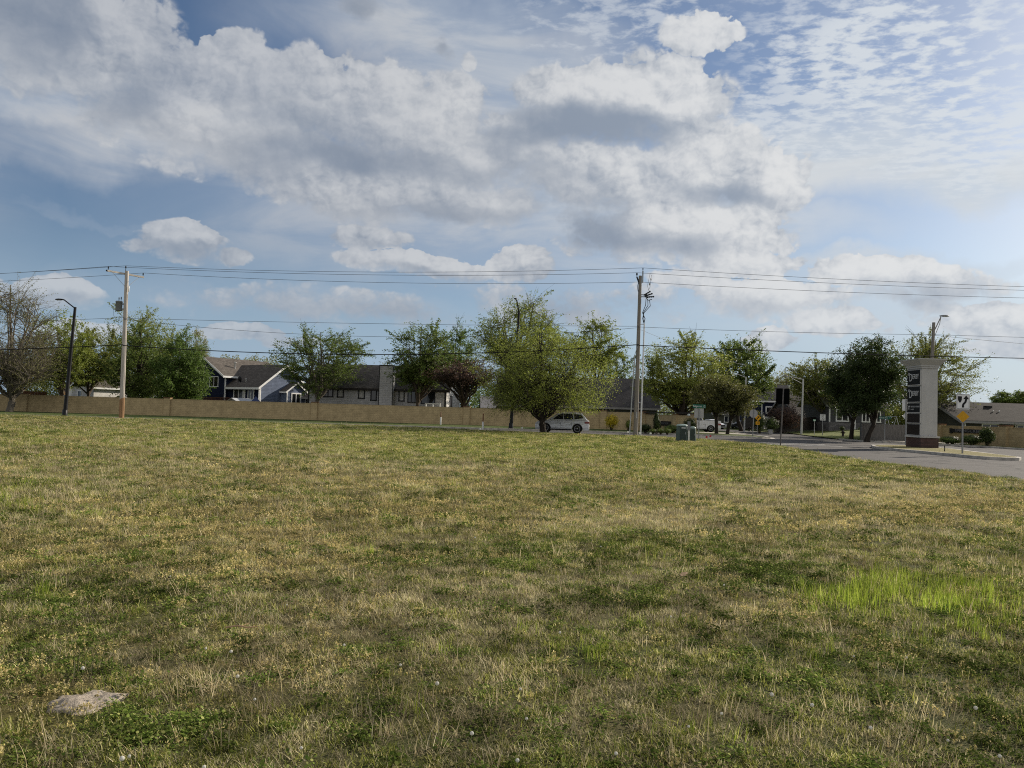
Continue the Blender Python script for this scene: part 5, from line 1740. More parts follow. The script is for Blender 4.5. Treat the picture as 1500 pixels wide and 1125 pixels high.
MB().lathe([(.05, -.06), (.075, -.03), (.075, .03), (.05, .06)], 10, arm_o - ad * 1.02, 'X').build('end_bolt', M_INS, arm)
zx = Zat(178, 448, D1) - b1.z
cx_ = lean1.x * zx / P1H - .50
xf = MB().lathe([(.05, -.40), (.24, -.38), (.25, -.33), (.25, .30), (.265, .31), (.265, .36), (.22, .40), (.05, .43)], 20, (cx_, -.05, zx)).build('transformer', M_XFMR, t)
MB().box(cx_ + .24, cx_ + .40, -.10, .0, zx - .28, zx - .18).box(cx_ + .24, cx_ + .40, -.10, .0, zx + .12, zx + .22).build('hanger', M_XFMR, xf)
insulator(xf, (cx_ - .02, -.05, zx + .40), .30, .045, 'bushing')
insulator(xf, (cx_ + .15, -.05, zx + .40), .34, .045, 'bushing')
MB().tube([(cx_ - .24, -.1, zx + .2), (cx_ - .38, -.1, zx - .1), (cx_ - .36, -.1, zx - .75), (cx_ - .15, -.1, zx - 1.05), (cx_ + .3, -.1, zx - 1.12)], .010, 5).build('lead_wire', M_CABLE, xf)
MB().lathe([(.02, 0), (.045, .03), (.045, .42), (.02, .46)], 8, (lean1.x * .90 + .24, -.05, Zat(191, 427, D1) - b1.z)).build('cutout_fuse', mat('porcelain', (.6, .62, .62), .3, .05), t)
MB().tube([(lean1.x * .88 + .16, -.08, P1H * .84), (lean1.x * .6 + .18, -.12, P1H * .62), (lean1.x * .2 + .19, -.14, P1H * .3), (.2, -.14, .2)], .012, 5).build('ground_wire', M_CABLE, t)
WIRE1 = dict(top=b1 + lean1 + Vector((-.10, 0, .42)), l=b1 + arm_o - ad * .95 + up + Vector((0, 0, .28)), r=b1 + arm_o + ad * .95 + up + Vector((0, 0, .28)))

# middle pole with its riser pipes
D2 = 60.6
b2 = base(931.5, D2, .08)
P2H = Zat(938, 403, D2) - b2.z
lean2 = Vector((A(938, 403, D2).x - b2.x, 0, P2H))
t2 = thing('power_pole', 'grey-brown wooden power pole with riser pipes and a cable terminal cluster near its top', 'power pole', b2)
MB().tube([Vector((0, 0, -.3)), lean2 * .3, lean2 * .65, lean2], [.185, .165, .145, .125], 14).build('pole', M_WOODB, t2)
MB().box(-.03, .03, -.18, -.14, P2H * .0 + 1.4, 1.9, at=(0.02, 0, 0)).build('tag_plate', M_GALV, t2)
# left stand-off bracket
lb = lean2 + Vector((-.28, -.05, .05))
br = MB().tube([lean2 + Vector((-.08, -.05, -.62)), lb + Vector((0, 0, -.15))], .06, 8).build('bracket', M_INS, t2)
insulator(br, lb - Vector((0, 0, .16)), .34, .075)
MB().tube([lean2 + Vector((-.16, -.06, -.6)), lean2 * .93 + Vector((-.22, -.06, 0)), lean2 * .90 + Vector((-.15, -.06, 0))], .02, 6).build('lead_wire', M_CABLE, t2)
MB().box(lean2.x + .15, lean2.x + .24, -.05, .04, P2H - .55, P2H + .40).build('ridge_pin', mat('pale_fibreglass', (.30, .31, .32), .5, .1), t2)
insulator(t2, lean2 + Vector((.195, 0, .40)), .24, .05)
# terminal cluster
zc = Zat(950, 433, D2) - b2.z
xc = lean2.x * .9 + .62
cl = MB()
cl.box(lean2.x * .88 + .05, xc - .05, -.06, .02, zc + .06, zc + .11).box(lean2.x * .88 + .05, xc - .05, -.06, .02, zc - .10, zc - .05)
c0 = cl.build('terminal_bracket', M_INS, t2)
r_ = random.Random(3)
for k, (dx, dz, a) in enumerate(((.0, .18, .5), (.18, .10, .7), (.34, -.02, 1.0))):
    q = Vector((xc + dx - .08, -.25 + .25 * k, zc + dz))
    dr = Vector((math.sin(a + .5), -.1, math.cos(a + .5)))
    pr = []
    for j in range(9):
        f = j / 8
        pr.append((q + dr * (f - .5) * .62, (.075 if j % 2 else .042)))
    MB().tube([p for p, _ in pr], [w for _, w in pr], 9).tube([q - dr * .3, q + Vector((-.18, .1, -.28)), q + dr * .25 + Vector((-.1, .05, -.2))], .028, 6).build('cutout_fuse', M_INS, c0)
for k in range(3):
    s0 = Vector((xc - .15 + .17 * k, -.2 + .2 * k, zc - .15))
    zb_ = Zat(943, 474, D2) - b2.z
    pts = [s0 + Vector((.0, 0, -.1)), s0 + Vector((-.02 + .05 * k, 0, -.6)), Vector((xc - .32 + .06 * (k - 1), -.05, zc - 1.35)), Vector((xc - .26 + .10 * (1 - k), -.05, zc - 1.8)), Vector((A(943, 474, D2).x - b2.x, -.1, zb_))]
    MB().tube(pts, .026, 6).build('riser_cable', M_CABLE, t2)
xr0 = A(943.5, 474, D2).x - b2.x
xr1 = A(937.6, 641, D2).x - b2.x
MB().tube([(xr1, -.12, -.1), (xr1 * .5 + xr0 * .5, -.12, (Zat(943, 474, D2) - b2.z) * .5), (xr0, -.12, Zat(943, 474, D2) - b2.z)], [.062, .062, .055], 10).build('riser_pipe', mat('bright_conduit', (.55, .56, .57), .4, .1, metal=.4), t2)
xl0 = A(929.5, 522, D2).x - b2.x
xl1 = A(921.6, 640, D2).x - b2.x
MB().tube([(xl1, -.1, -.1), (xl0, -.1, Zat(929, 520, D2) - b2.z)], .048, 10).tube([(xl0, -.1, Zat(929, 520, D2) - b2.z), (xl0 + .12, -.1, Zat(931, 512, D2) - b2.z), (lean2.x * .55, -.15, Zat(933, 506, D2) - b2.z)], .022, 6).build('riser_pipe', M_GALV, t2)
for z_ in (2.6, 6.0, 8.8):
    MB().box(lean2.x * z_ / P2H - .12, xr1 + (xr0 - xr1) * z_ / P2H * 1.2 + .05, -.11, -.06, z_, z_ + .05).build('stand_off', M_GALV, t2)
for k in range(2):
    a = Vector((A(954 - 2 * k, 402, D2).x - b2.x, -.1, Zat(954, 402 - 2 * k, D2) - b2.z))
    MB().tube([a, a + Vector((-.1 - .1 * k, 0, -1.0)), Vector((xc + .1 * k, -.1, zc + .4))], .012, 5).build('jumper_wire', M_CABLE, t2)
    MB().lathe([(.02, -.1), (.05, -.06), (.05, .06), (.02, .1)], 8, a + Vector((-.03, 0, -.35 - .5 * k))).build('arrester', mat('grey_polymer', (.3, .3, .31), .5), t2)
WIRE2 = dict(top=b2 + lean2 + Vector((.195, 0, .64)), l=b2 + lb + Vector((0, 0, .18)), r=b2 + lean2 + Vector((.0, .35, Zat(935, 411, D2) - b2.z - P2H)))

def wire(label, p, q, sag, r=.0135, m=None, n=28, cat='wire', group=None):
    p, q = Vector(p), Vector(q)
    pts = []
    for i in range(n + 1):
        f = i / n
        v = p.lerp(q, f)
        v.z -= sag * 4 * f * (1 - f)
        pts.append(v)
    o = MB().tube([v - p for v in pts], r, 6).build('power_line', m or M_WIRE)
    o.location = p
    tag(o, label, cat, group)
    return o
def off(x, y, d=60.6):
    p = A(x, HOR(x), d)
    return Vector((p.x, p.y, Zat(x, y, d)))
G1 = 'wires strung between the power poles'
wire('topmost thin wire running left from the pin on top of the weathered pale pole', off(-700, 398), WIRE1['top'], .75, group=G1)
wire('thin wire running left from the near end of the crossarm, second from top', off(-700, 403), WIRE1['l'], .7, group=G1)
wire('thin wire running left from the far end of the crossarm, third from top', off(-700, 412, 61.6), WIRE1['r'], .7, group=G1)
wire('topmost thin wire between the two wooden power poles', WIRE1['top'], WIRE2['top'], .42, group=G1)
wire('second thin wire from the top between the two wooden power poles', WIRE1['l'], WIRE2['l'], .42, group=G1)
wire('third thin wire from the top between the two wooden power poles', WIRE1['r'], WIRE2['r'], .42, group=G1)
wire('topmost thin wire running right from the grey-brown pole', WIRE2['top'], off(2100, 428), .55, group=G1)
wire('second thin wire from the top running right from the grey-brown pole', WIRE2['l'], off(2100, 431), .55, group=G1)
wire('third thin wire from the top running right from the grey-brown pole', WIRE2['r'], off(2100, 440), .55, group=G1)
p1c = lambda y: b1 + lean1 * ((Zat(183, y, D1) - b1.z) / P1H) + Vector((0, -.17, 0))
p2c = lambda y: b2 + lean2 * ((Zat(935, y, D2) - b2.z) / P2H) + Vector((0, -.19, 0))
wire('faint wire below the transformer running left from the weathered pale pole', off(-700, 470), p1c(465), .5, .013, group=G1)
wire('faint straight wire below the transformer height between the two wooden poles', p1c(466), p2c(478), .12, .013, group=G1)
wire('faint wire sagging deeply between the two wooden poles under the straight one', p1c(467.5), p2c(480), 1.05, .013, group=G1)
wire('thick black cable running left from the weathered pale pole', off(-700, 508), p1c(505), .55, .034, M_CABLE, cat='cable', group='black cables low on the poles')
wire('thick black cable hanging low between the two wooden poles', p1c(506), p2c(505), .75, .034, M_CABLE, cat='cable', group='black cables low on the poles')
wire('thick black cable running right from the grey-brown pole behind the tall sign', p2c(506), off(2100, 528), .45, .032, M_CABLE, cat='cable', group='black cables low on the poles')
wire('faint wire from the grey-brown pole to the wooden lamp pole behind the tall sign', p2c(479), off(1365.5, 490), .10, .013, group=G1)
wire('faint wire level to the right from the wooden lamp pole behind the tall sign', off(1367, 490), off(2100, 500), .2, .013, group=G1)
wire('faint wire dropping to the right from the wooden lamp pole behind the tall sign', off(1368, 491), off(1900, 530, 75), .25, .012, group=G1)
wire('faint drop wire from the grey-brown pole down to the houses behind the spreading tree', p2c(482), off(1092, 535, 96), .3, .011, group=G1)

# street lamps
def cobra(name, label, x, d, top, head, arm_from, m, r0=.11, r1=.07, z0=.09, foot=None, arm_r=.035, truss=False, depth=0.0):
    b = base(x, d, z0)
    tx, ty = top
    H = Zat(tx, ty, d) - z0
    lx = A(tx, HOR(tx), d).x - b.x
    t = thing(name, label, 'street lamp', b)
    MB().tube([(0, 0, -.1), (lx * .5, 0, H * .5), (lx, 0, H)], [r0, (r0 + r1) / 2, r1], 12).build('pole', m, t)
    if foot:
        MB().lathe([(r0 * 1.7, 0), (r0 * 1.7, .06), (r0 * 1.25, .09), (r0 * 1.2, .5), (r0 * 1.05, .55)], 12).build('foot', m, t)
    h = Vector((A(head[0], HOR(head[0]), d).x - b.x, -depth, Zat(head[0], head[1], d) - z0))
    a0 = Vector((lx, 0, Zat(tx, arm_from, d) - z0))
    mid = a0.lerp(h, .72) + Vector((0, 0, (h.z - a0.z) * .22))
    dirn = (h - a0); dirn.z = 0; dirn.normalize()
    ar = MB().tube([a0, a0.lerp(mid, .5), mid, h - dirn * .25], arm_r, 8)
    if truss:
        ar.tube([a0 - Vector((0, 0, .55)), a0.lerp(h, .6) - Vector((0, 0, .12)), mid], arm_r * .6, 6)
    ar.build('arm', m, t)
    hd = MB()
    n = Vector((-dirn.y, dirn.x, 0))
    prof = [(-.32, .05, .04), (-.15, .09, .07), (.1, .15, .08), (.34, .14, .05), (.42, .06, .02)]
    vs = []
    for s, w, hh in prof:
        c = h + dirn * s
        vs += [c + n * w, c + n * w * .7 + Vector((0, 0, hh)), c - n * w * .7 + Vector((0, 0, hh)), c - n * w, c - n * w * .8 - Vector((0, 0, .03)), c + n * w * .8 - Vector((0, 0, .03))]
    fs = [(i * 6 + k, i * 6 + (k + 1) % 6, (i + 1) * 6 + (k + 1) % 6, (i + 1) * 6 + k) for i in range(4) for k in range(6)] + [tuple(range(6)), tuple(range(24, 30))[::-1]]
    hd.add(vs, fs, True)
    ho = hd.build('lamp_head', M_LAMPGREY if m is not M_DARKMETAL else m, t)
    le = MB()
    c = h + dirn * .12 - Vector((0, 0, .033))
    le.prism([c - dirn * .18 + n * .09, c + dirn * .18 + n * .09, c + dirn * .18 - n * .09, c - dirn * .18 - n * .09], (0, 0, -.03), None)
    le.build('lens', M_LENS, ho)
    return t
lp = cobra('street_lamp', 'black street lamp with its arm to the left, before the wall at the left', 96, 63, (103.2, 449), (81, 438), 451, M_DARKMETAL, .155, .105, .25, True, .05)
MB().box(-.05, .05, -.2, -.165, 1.75, 2.0).build('number_plate', mat('orange_plate', (.5, .3, .15), .6), lp)
cobra('street_lamp', 'black street lamp whose lower pole stands behind the wide willow', 749, 75, (756, 456), (750.5, 442), 457, M_DARKMETAL, .175, .11, .09, True, .06, depth=2.2)
cobra('street_lamp', 'pale steel street lamp on the lawn corner with an arm to the left', 1174, 92, (1175.6, 555), (1149, 551), 556, mat('pale_steel', (.44, .44, .43), .5, .08), .13, .09, .1, False, .045, truss=True)
cobra('street_lamp', 'slim pale street lamp at the side street behind the stop sign', 1090.5, 100, (1091.5, 552), (1075, 548), 553, mat('pale_steel', (.44, .44, .43)), .11, .08, .1, False, .04)
lp = cobra('street_lamp', 'wooden street lamp pole rising behind the tall shopping sign', 1360, 62, (1366.5, 472), (1381, 462.5), 486, M_WOODB, .15, .115, .05, False, .04, truss=True)

# ------------------------------------------------------------------ signs
M_SIGNW = mat('white_sign_sheet', (0.66, 0.66, 0.65), .5, .05)
M_SIGNBACK = mat('sign_back_aluminium', (0.34, 0.335, 0.33), .5, .06, 4, metal=.15)
M_SIGNK = mat('sign_black', (0.012, 0.012, 0.012), .5, .1)
M_SIGNY = mat('sign_yellow', (0.50, 0.265, 0.015), .5, .05)
M_SIGNYD = mat('sign_fluorescent_yellow', (0.72, 0.36, 0.015), .5, .05)
M_SIGNG = mat('street_sign_green', (0.010, 0.095, 0.062), .45, .08)
M_POST = mat('sign_post_steel', (0.24, 0.245, 0.25), .5, .15, 8, metal=.3)

def post(t, h, w=.03, m=None, z=-.1):
    return MB().box(-w, w, -w, w, z, h).build('post', m or M_POST, t)

def plate(t, poly, y, m, name='sign_panel', th=.006, par=None):
    """flat panel in the local x-z plane, thickness th towards -y"""
    return MB().prism([(x, y, z) for x, z in poly], (0, -th, 0), None).build(name, m, par or t)
def rect(x0, x1, z0, z1, r=.04):
    out = []
    for cx, cz, a in ((x1 - r, z1 - r, 0), (x0 + r, z1 - r, 90), (x0 + r, z0 + r, 180), (x1 - r, z0 + r, 270)):
        for k in range(4):
            q = R(a + k * 30)
            out.append((cx + r * math.cos(q), cz + r * math.sin(q)))
    return out

def keep_right(label, x, d, zt, rz, z0, lab_diamond=True, group=None):
    b = base(x, d, z0)
    t = thing('road_sign', label, 'road sign', b, R(rz), group)
    h = zt - z0
    post(t, h - .02, .035)
    p = plate(t, rect(-.33, .33, h - .82, h), -.036, M_SIGNW)
    edge = MB()
    z1, z0_ = h - .025, h - .795
    edge.box(-.305, .305, -.0455, -.0425, z1 - .018, z1).box(-.305, .305, -.0455, -.0425, z0_, z0_ + .018).box(-.305, -.287, -.0455, -.0425, z0_ + .018, z1 - .018).box(.287, .305, -.0455, -.0425, z0_ + .018, z1 - .018)
    edge.build('border', M_SIGNK, p)
    f = lambda pts: [(a - .33, h - .82 + c) for a, c in pts]
    sy = MB()
    for pts in ([(.075, .70), (.275, .70), (.275, .52), (.25, .44), (.20, .36), (.155, .36), (.10, .46), (.075, .56)],
                [(.27, .09), (.385, .09), (.39, .24), (.50, .38), (.535, .55), (.62, .55), (.485, .755), (.335, .55), (.43, .55), (.40, .42), (.29, .28)]):
        sy.prism([(a, -.0425, c) for a, c in f(pts)], (0, -.003, 0), None)
    sy.build('symbol', M_SIGNK, p)
    c = h - .82 - .39
    plate(t, [(0, c + .32), (.32, c), (0, c - .32), (-.32, c)], -.038, M_SIGNY, 'warning_panel')
    return t
keep_right('keep right sign with a curved arrow over a plain amber diamond on the median nose', 1410, 41.5, Zat(1410, 577.5, 41.5), -13, .148)
kr = keep_right('keep right sign seen from behind at an angle, beside the tall shopping sign', 1327, 55, Zat(1328, 585, 55), 118, .1)
kr.children[1].data.materials[0] = M_SIGNW
for ch in kr.children:
    if ch.name.startswith('warning_panel'):
        ch.data.materials[0] = M_SIGNW

# black sign panel seen from behind
b = base(1143.5, 47, .06)
t = thing('road_sign', 'black rectangular sign panel seen from behind on a thin leaning post', 'road sign', b)
H = Zat(1146.5, 569, 47) - .06
lx = A(1147, HOR(1147), 47).x - b.x
MB().tube([(0, 0, -.1), (lx, 0, H)], .042, 8).build('post', mat('brown_grey_post', (.11, .10, .095), .7, .2), t)
pz = Zat(1146, 592, 47) - .06
plate(t, rect(lx - .43, lx + .40, pz, H + .0, .03), .06, mat('black_sign_back', (.004, .004, .004), .9, .1, spec=0.0), th=.012)

# street name signs
def name_sign(label, x, d, zt, txt, small, z0, w, h, hpost, rz=0, pm=None):
    t = thing('street_sign', label, 'street sign', base(x, d, z0), R(rz))
    post(t, hpost, .03, pm)
    p = MB().box(-w / 2, w / 2, -.006, .006, hpost + .004, hpost + .004 + h).build('name_panel', M_SIGNG, t, .0)
    text_mesh(txt, h * .72, M_SIGNW, p, (-w * (.13 if small else 0), -.0095, hpost + .004 + h * .5), (R(90), 0, 0), 'lettering', .002, .80)
    if small:
        text_mesh(small, h * .36, M_SIGNW, p, (w * .385, -.0095, hpost + .004 + h * .5), (R(90), 0, 0), 'lettering', .002, .8)
    return t
zt = Zat(1024, 598, 54)
ns = name_sign('green street name sign over a blank grey sign back by the utility boxes', 1024, 54, zt, 'Ridgecrest', '600\nRoad', .05, .92, .26, zt - .05)
plate(ns, rect(-.33, .33, zt - .05 - .68, zt - .05 - .012, .04), .04, M_SIGNBACK, 'sign_back', .004)
zt = Zat(1296, 614.5, 68)
name_sign('green street name sign before the grey board fence', 1296, 66, zt, 'Madison Ave', '17', .1, 1.02, .24, zt - .1)
zt = Zat(1193, 617, 90)
name_sign('thin green street name sign turned almost edge on beside the speed limit sign', 1193, 90, zt, 'Madison Ave', None, .1, 1.0, .2, zt - .1, 52)

# stop sign from behind, yellow arrow sign, speed limit sign
t = thing('stop_sign', 'octagonal stop sign seen from behind, grey back with the post in front', 'stop sign', base(1103.4, 71, .09), R(4))
zc_ = Zat(1104, 606, 71) - .09
MB().tube([(-.06, -.05, -.1), (.02, -.05, zc_ + .33)], .038, 6).build('post', M_POST, t)
plate(t, [(.41 * math.cos(R(22.5 + 45 * k)) + .02, zc_ + .41 * math.sin(R(22.5 + 45 * k))) for k in range(8)], .0, M_SIGNBACK, th=.005)
t = thing('road_sign', 'small yellow diamond sign with a black arrow and a yellow plate under it', 'road sign', base(1109.5, 86, .1))
zc_ = Zat(1110, 612, 86) - .1
post(t, zc_ + .3, .03)
p = plate(t, [(.05, zc_ + .36), (.41, zc_), (.05, zc_ - .36), (-.31, zc_)], -.035, M_SIGNYD)
ay = lambda pts: [(.05 + a * .62, -.0415, zc_ + c * .62) for a, c in pts]
MB().prism(ay([(-.26, -.26), (-.14, -.30), (.10, .02), (.20, -.08), (.26, .28), (-.10, .20), (.0, .10), (-.24, -.14)]), (0, -.004, 0), None).build('symbol', M_SIGNK, p)
p = plate(t, rect(-.20, .24, zc_ - .78, zc_ - .42), -.035, M_SIGNYD, 'plate')
text_mesh('20', .28, M_SIGNK, p, (.02, -.046, zc_ - .60), (R(90), 0, 0), 'lettering', .002)
t = thing('speed_limit_sign', 'white speed limit sign on a post on the corner lawn', 'speed sign', base(1205, 88, .12))
zc_ = Zat(1205, 607, 88) - .12
post(t, zc_ - .02, .03)
p = plate(t, rect(-.32, .32, zc_ - .72, zc_), -.035, M_SIGNW)
text_mesh('SPEED', .145, M_SIGNK, p, (0, -.0435, zc_ - .12), (R(90), 0, 0), 'lettering', .002)
text_mesh('LIMIT', .145, M_SIGNK, p, (0, -.0435, zc_ - .265), (R(90), 0, 0), 'lettering', .002)
text_mesh('30', .40, M_SIGNK, p, (0, -.0435, zc_ - .52), (R(90), 0, 0), 'lettering', .002)
MB().box(-.30, .30, -.0445, -.0415, zc_ - .035, zc_ - .02).box(-.30, .30, -.0445, -.0415, zc_ - .70, zc_ - .685).box(-.30, -.285, -.0445, -.0415, zc_ - .685, zc_ - .035).box(.285, .30, -.0445, -.0415, zc_ - .685, zc_ - .035).build('border', M_SIGNK, p)

# ------------------------------------------------------------------ tall shopping sign on the median
M_STUC = mat('pale_stucco', (0.40, 0.395, 0.38), .9, .06, 2.0, bump=.004, bscale=60)
M_BRICK = rows_mat('dark_red_brick', (0.11, 0.068, 0.060), (0.085, 0.075, 0.07), .24, .085, var=.3, bump=.012)
M_PANEL = mat('dark_sign_face', (0.010, 0.011, 0.011), .6, .15, spec=.15)
M_PANELB = mat('dark_brown_sign_face', (0.018, 0.013, 0.011), .6, .15, spec=.15)
M_LETTER = mat('white_sign_letters', (0.50, 0.50, 0.49), .5, .04)
def monument():
    c = base(1349.5, 50, .148)
    t = thing('shopping_sign', 'tall pale pylon sign with dark name panels on a dark brick base', 'pylon sign', c)
    w, dp = 1.05, 1.75         # south face width, west face depth
    z = lambda y: Zat(1350, y, 50) - .148
    zb, ztop = z(640), z(539.5)
    MB().box(-.06, w + .06, -.06, dp + .06, -.1, zb - .06).build('brick_base', M_BRICK, t, .01)
    MB().box(-.12, w + .12, -.12, dp + .12, zb - .058, zb + .05).build('base_cap', M_STUC, t, .01)
    body = MB().box(0, w, 0, dp, zb + .052, ztop).build('column', M_STUC, t, .015)
    pr = []
    mb = MB()
    steps = [(ztop + .002, .05, ztop + .12), (ztop + .122, .10, ztop + .22)]
    for z0, o, z1 in steps:
        mb.box(-o, w + o, -o, dp + o, z0, z1)
    z0, z1 = ztop + .222, ztop + .56
    o0, o1 = .12, .40
    vs = [(-o0, -o0, z0), (w + o0, -o0, z0), (w + o0, dp + o0, z0), (-o0, dp + o0, z0), (-o1, -o1, z1), (w + o1, -o1, z1), (w + o1, dp + o1, z1), (-o1, dp + o1, z1)]
    mb.add(vs, [(3, 2, 1, 0), (4, 5, 6, 7), (0, 1, 5, 4), (1, 2, 6, 5), (2, 3, 7, 6), (3, 0, 4, 7)])
    mb.box(-.42, w + .42, -.42, dp + .42, z1 + .002, z1 + .06)
    mb.build('cornice', M_STUC, t)
    ys = [(541.5, 563), (566, 588.5), (591, 604), (606.5, 619.5), (622, 637.5)]
    for i, (a, b_) in enumerate(ys):
        z1, z0 = z(a), z(b_)
        pn = MB().box(-.05, -.002, .06, dp - .05, z0, z1).build('name_panel', M_PANEL if i < 3 else M_PANELB, t)
        fr = MB().box(-.075, -.003, .02, dp - .01, z0 - .045, z0 - .003).box(-.075, -.003, .02, .057, z0, z1)
        fr.build('panel_frame', M_STUC, pn)
        zm = (z0 + z1) / 2
        ro = (R(90), 0, R(-90))
        if i < 2:
            text_mesh('D', .74, M_LETTER, pn, (-.056, dp - .48, zm - .02), ro, 'lettering', .006, .72)
            text_mesh('ERBY', .46, M_LETTER, pn, (-.056, .66, zm + .04), ro, 'lettering', .006, .78)
            MB().box(-.062, -.052, dp - .34, dp - .20, zm + .28, zm + .33).box(-.062, -.052, dp - .26, dp - .20, zm + .16, zm + .279).build('emblem', M_LETTER, pn)
        if i == 2:
            mk = MB().box(-.060, -.052, dp - .42, dp - .18, zm + .08, zm + .14).box(-.060, -.052, dp - .33, dp - .25, zm - .12, zm + .079)
            mk.build('emblem', M_LETTER, pn)
            rr = random.Random(2)
            ln = MB()
            y = dp - .52
            while y > .18:
                ww = rr.uniform(.05, .09)
                ln.box(-.058, -.052, y - ww, y, zm + .03, zm + .13)
                y -= ww + .022
            y = dp - .52
            while y > dp - .86:
                ww = rr.uniform(.04, .07)
                ln.box(-.058, -.052, y - ww, y, zm - .14, zm - .06)
                y -= ww + .02
            ln.build('lettering', mat('faded_letters', (.24, .24, .24), .6), pn)
    MB().box(w * .5 - .03, w * .5 + .03, -.02, -.002, zb + .06, zb + .14).build('conduit_box', M_GALV, t)
monument()
def stake(x, y_base, y_top, w, m, label, name='stake', cat='stake', d=None, z0=.148, up=None):
    d = d or 1.6 * FPX / (y_base - HOR(x))
    h = (y_base - y_top) * d / FPX
    t = thing(name, label, cat, base(x, d, z0))
    MB().box(-w, w, -w, w, -.1, h * .9).lathe([(w * 1.5, 0), (w * 1.5, .04), (w * .9, .09)], 8, (0, 0, h * .9)).build('stake_body', m, t)
    return t
stake(1384, 662, 655, .018, M_SIGNK, 'short black stake on the median turf between the tall sign and the keep right sign', d=44)

# white and brown marker posts near the wall
def marker(label, x, d, yb, ym, yt):
    t = thing('marker_post', label, 'marker post', base(x, d, .09))
    k = d / FPX
    h0, h1 = (yb - ym) * k, (yb - yt) * k
    MB().lathe([(.075, -.05), (.075, h0), (.05, h0 + .03)], 10).build('sleeve', mat('white_plastic', (.60, .60, .57), .5, .1), t)
    MB().lathe([(.045, h0 + .031), (.045, h1 - .02), (.02, h1)], 8).build('post_top', mat('rusty_brown_paint', (.15, .055, .035), .7, .2), t)
marker('white and brown marker post on the grass close to the long wall', 646, 84, 623, 612.3, 604.3)
marker('white and brown marker post at the field edge, taller one nearer the street lamp', 708, 62, 633, 620, 607.5)

# green utility pedestals
M_UGREEN = mat('dull_green_utility_paint', (0.060, 0.085, 0.075), .5, .12, 3)
M_UGREENL = mat('pale_green_lid_paint', (0.26, 0.33, 0.30), .5, .1, 3)
D3 = 51.5
def pedestal(label, x, w, dp, h, sign=False):
    t = thing('utility_box', label, 'utility box', base(x, D3, .08), R(-18))
    MB().prism([(-w / 2 - .06, -dp / 2 - .04, 0), (w / 2 + .06, -dp / 2 - .04, 0), (w / 2, -dp / 2, h), (-w / 2, -dp / 2, h)], (0, dp, 0), None).build('cabinet', M_UGREEN, t, .03)
    d_ = MB().box(-w * .12, w * .44, -dp / 2 - .055, -dp / 2 - .042, .1, h * .9).build('door', mat('dark_green_utility_paint', (.035, .05, .045), .5, .1), t)
    MB().box(w * .36, w * .40, -dp / 2 - .085, -dp / 2 - .056, h * .45, h * .6).build('door_handle', M_GALV, d_)
    lid = MB().lathe([(w * .60, h + .003), (w * .60, h + .05), (w * .48, h + .11), (w * .22, h + .14), (w * .02, h + .145)], 20, (0, 0, 0))
    lid.build('lid', M_UGREENL, t)
    return t
pd = pedestal('large dull green utility cabinet with a pale rounded lid at the field edge', 999.5, .66, .62, .98)
MB().box(0, .28, -.375, -.367, .84, .90).build('label_plate', M_SIGNW, pd.children[1])
pedestal('smaller dull green utility cabinet right of the white post', 1015, .36, .40, .84)
t = thing('marker_post', 'white post with a grey flat top standing between the green utility cabinets', 'marker post', base(1009.6, 50.8, .08))
MB().box(-.045, .045, -.03, .03, -.05, .72).build('post_body', mat('white_plastic', (.60, .60, .57)), t)
MB().box(-.10, .08, -.05, .05, .722, 1.32).build('grey_top', mat('grey_plastic', (.17, .17, .18), .5), t)
t = thing('utility_box', 'small grey utility pedestal before the dark shrubs by the stop sign', 'utility box', base(1128.5, 88, .09))
MB().box(-.22, .22, -.2, .2, -.05, .42).build('cabinet', mat('pale_grey_box', (.30, .30, .29), .6), t, .02)
MB().box(-.25, .25, -.23, .23, .423, .48).build('lid', M_GALV, t, .01)

# flags and scraps by the verge
def flag(label, x, y, col, h=.42, group=None):
    d = 1.6 * FPX / (y - HOR(x))
    t = thing('utility_flag', label, 'flag', base(x, d, .07), 0, group)
    MB().tube([(0, 0, -.03), (.01, 0, h)], .006, 5).build('wire_stem', M_GALV, t)
    MB().add([(0.012, 0, h - .13), (.09, .012, h - .12), (.15, -.01, h - .10), (.15, -.012, h - .01), (.08, .012, h), (.012, 0, h),
              (0.012, .003, h - .13), (.09, .015, h - .12), (.15, -.007, h - .10), (.15, -.009, h - .01), (.08, .015, h), (.012, .003, h)],
             [(0, 1, 4, 5), (1, 2, 3, 4), (7, 6, 11, 10), (8, 7, 10, 9)]).build('flag_cloth', col, t)
FW = mat('white_flag_plastic', (.80, .79, .74), .6, .05)
FR = mat('red_flag_plastic', (.45, .02, .03), .6, .05)
flag('white utility flag left of the grey-brown power pole foot', 919, 641, FW)
flag('white utility flag right beside the grey-brown power pole foot', 936.5, 643, FW)
flag('white utility flag between the riser pipe and the green cabinets', 952, 643.5, FW)
flag('red utility flag at the kerb just right of the grey sign back', 1034, 646.5, FR, .3)
flag('red utility flag at the kerb, farther right of the grey sign back', 1039.5, 646, FR, .35)
flag('white utility flag in the grass left of the willow trunk', 764, 634, FW, .4)
flag('white utility flag near the tall marker post', 703, 634, FW, .3)

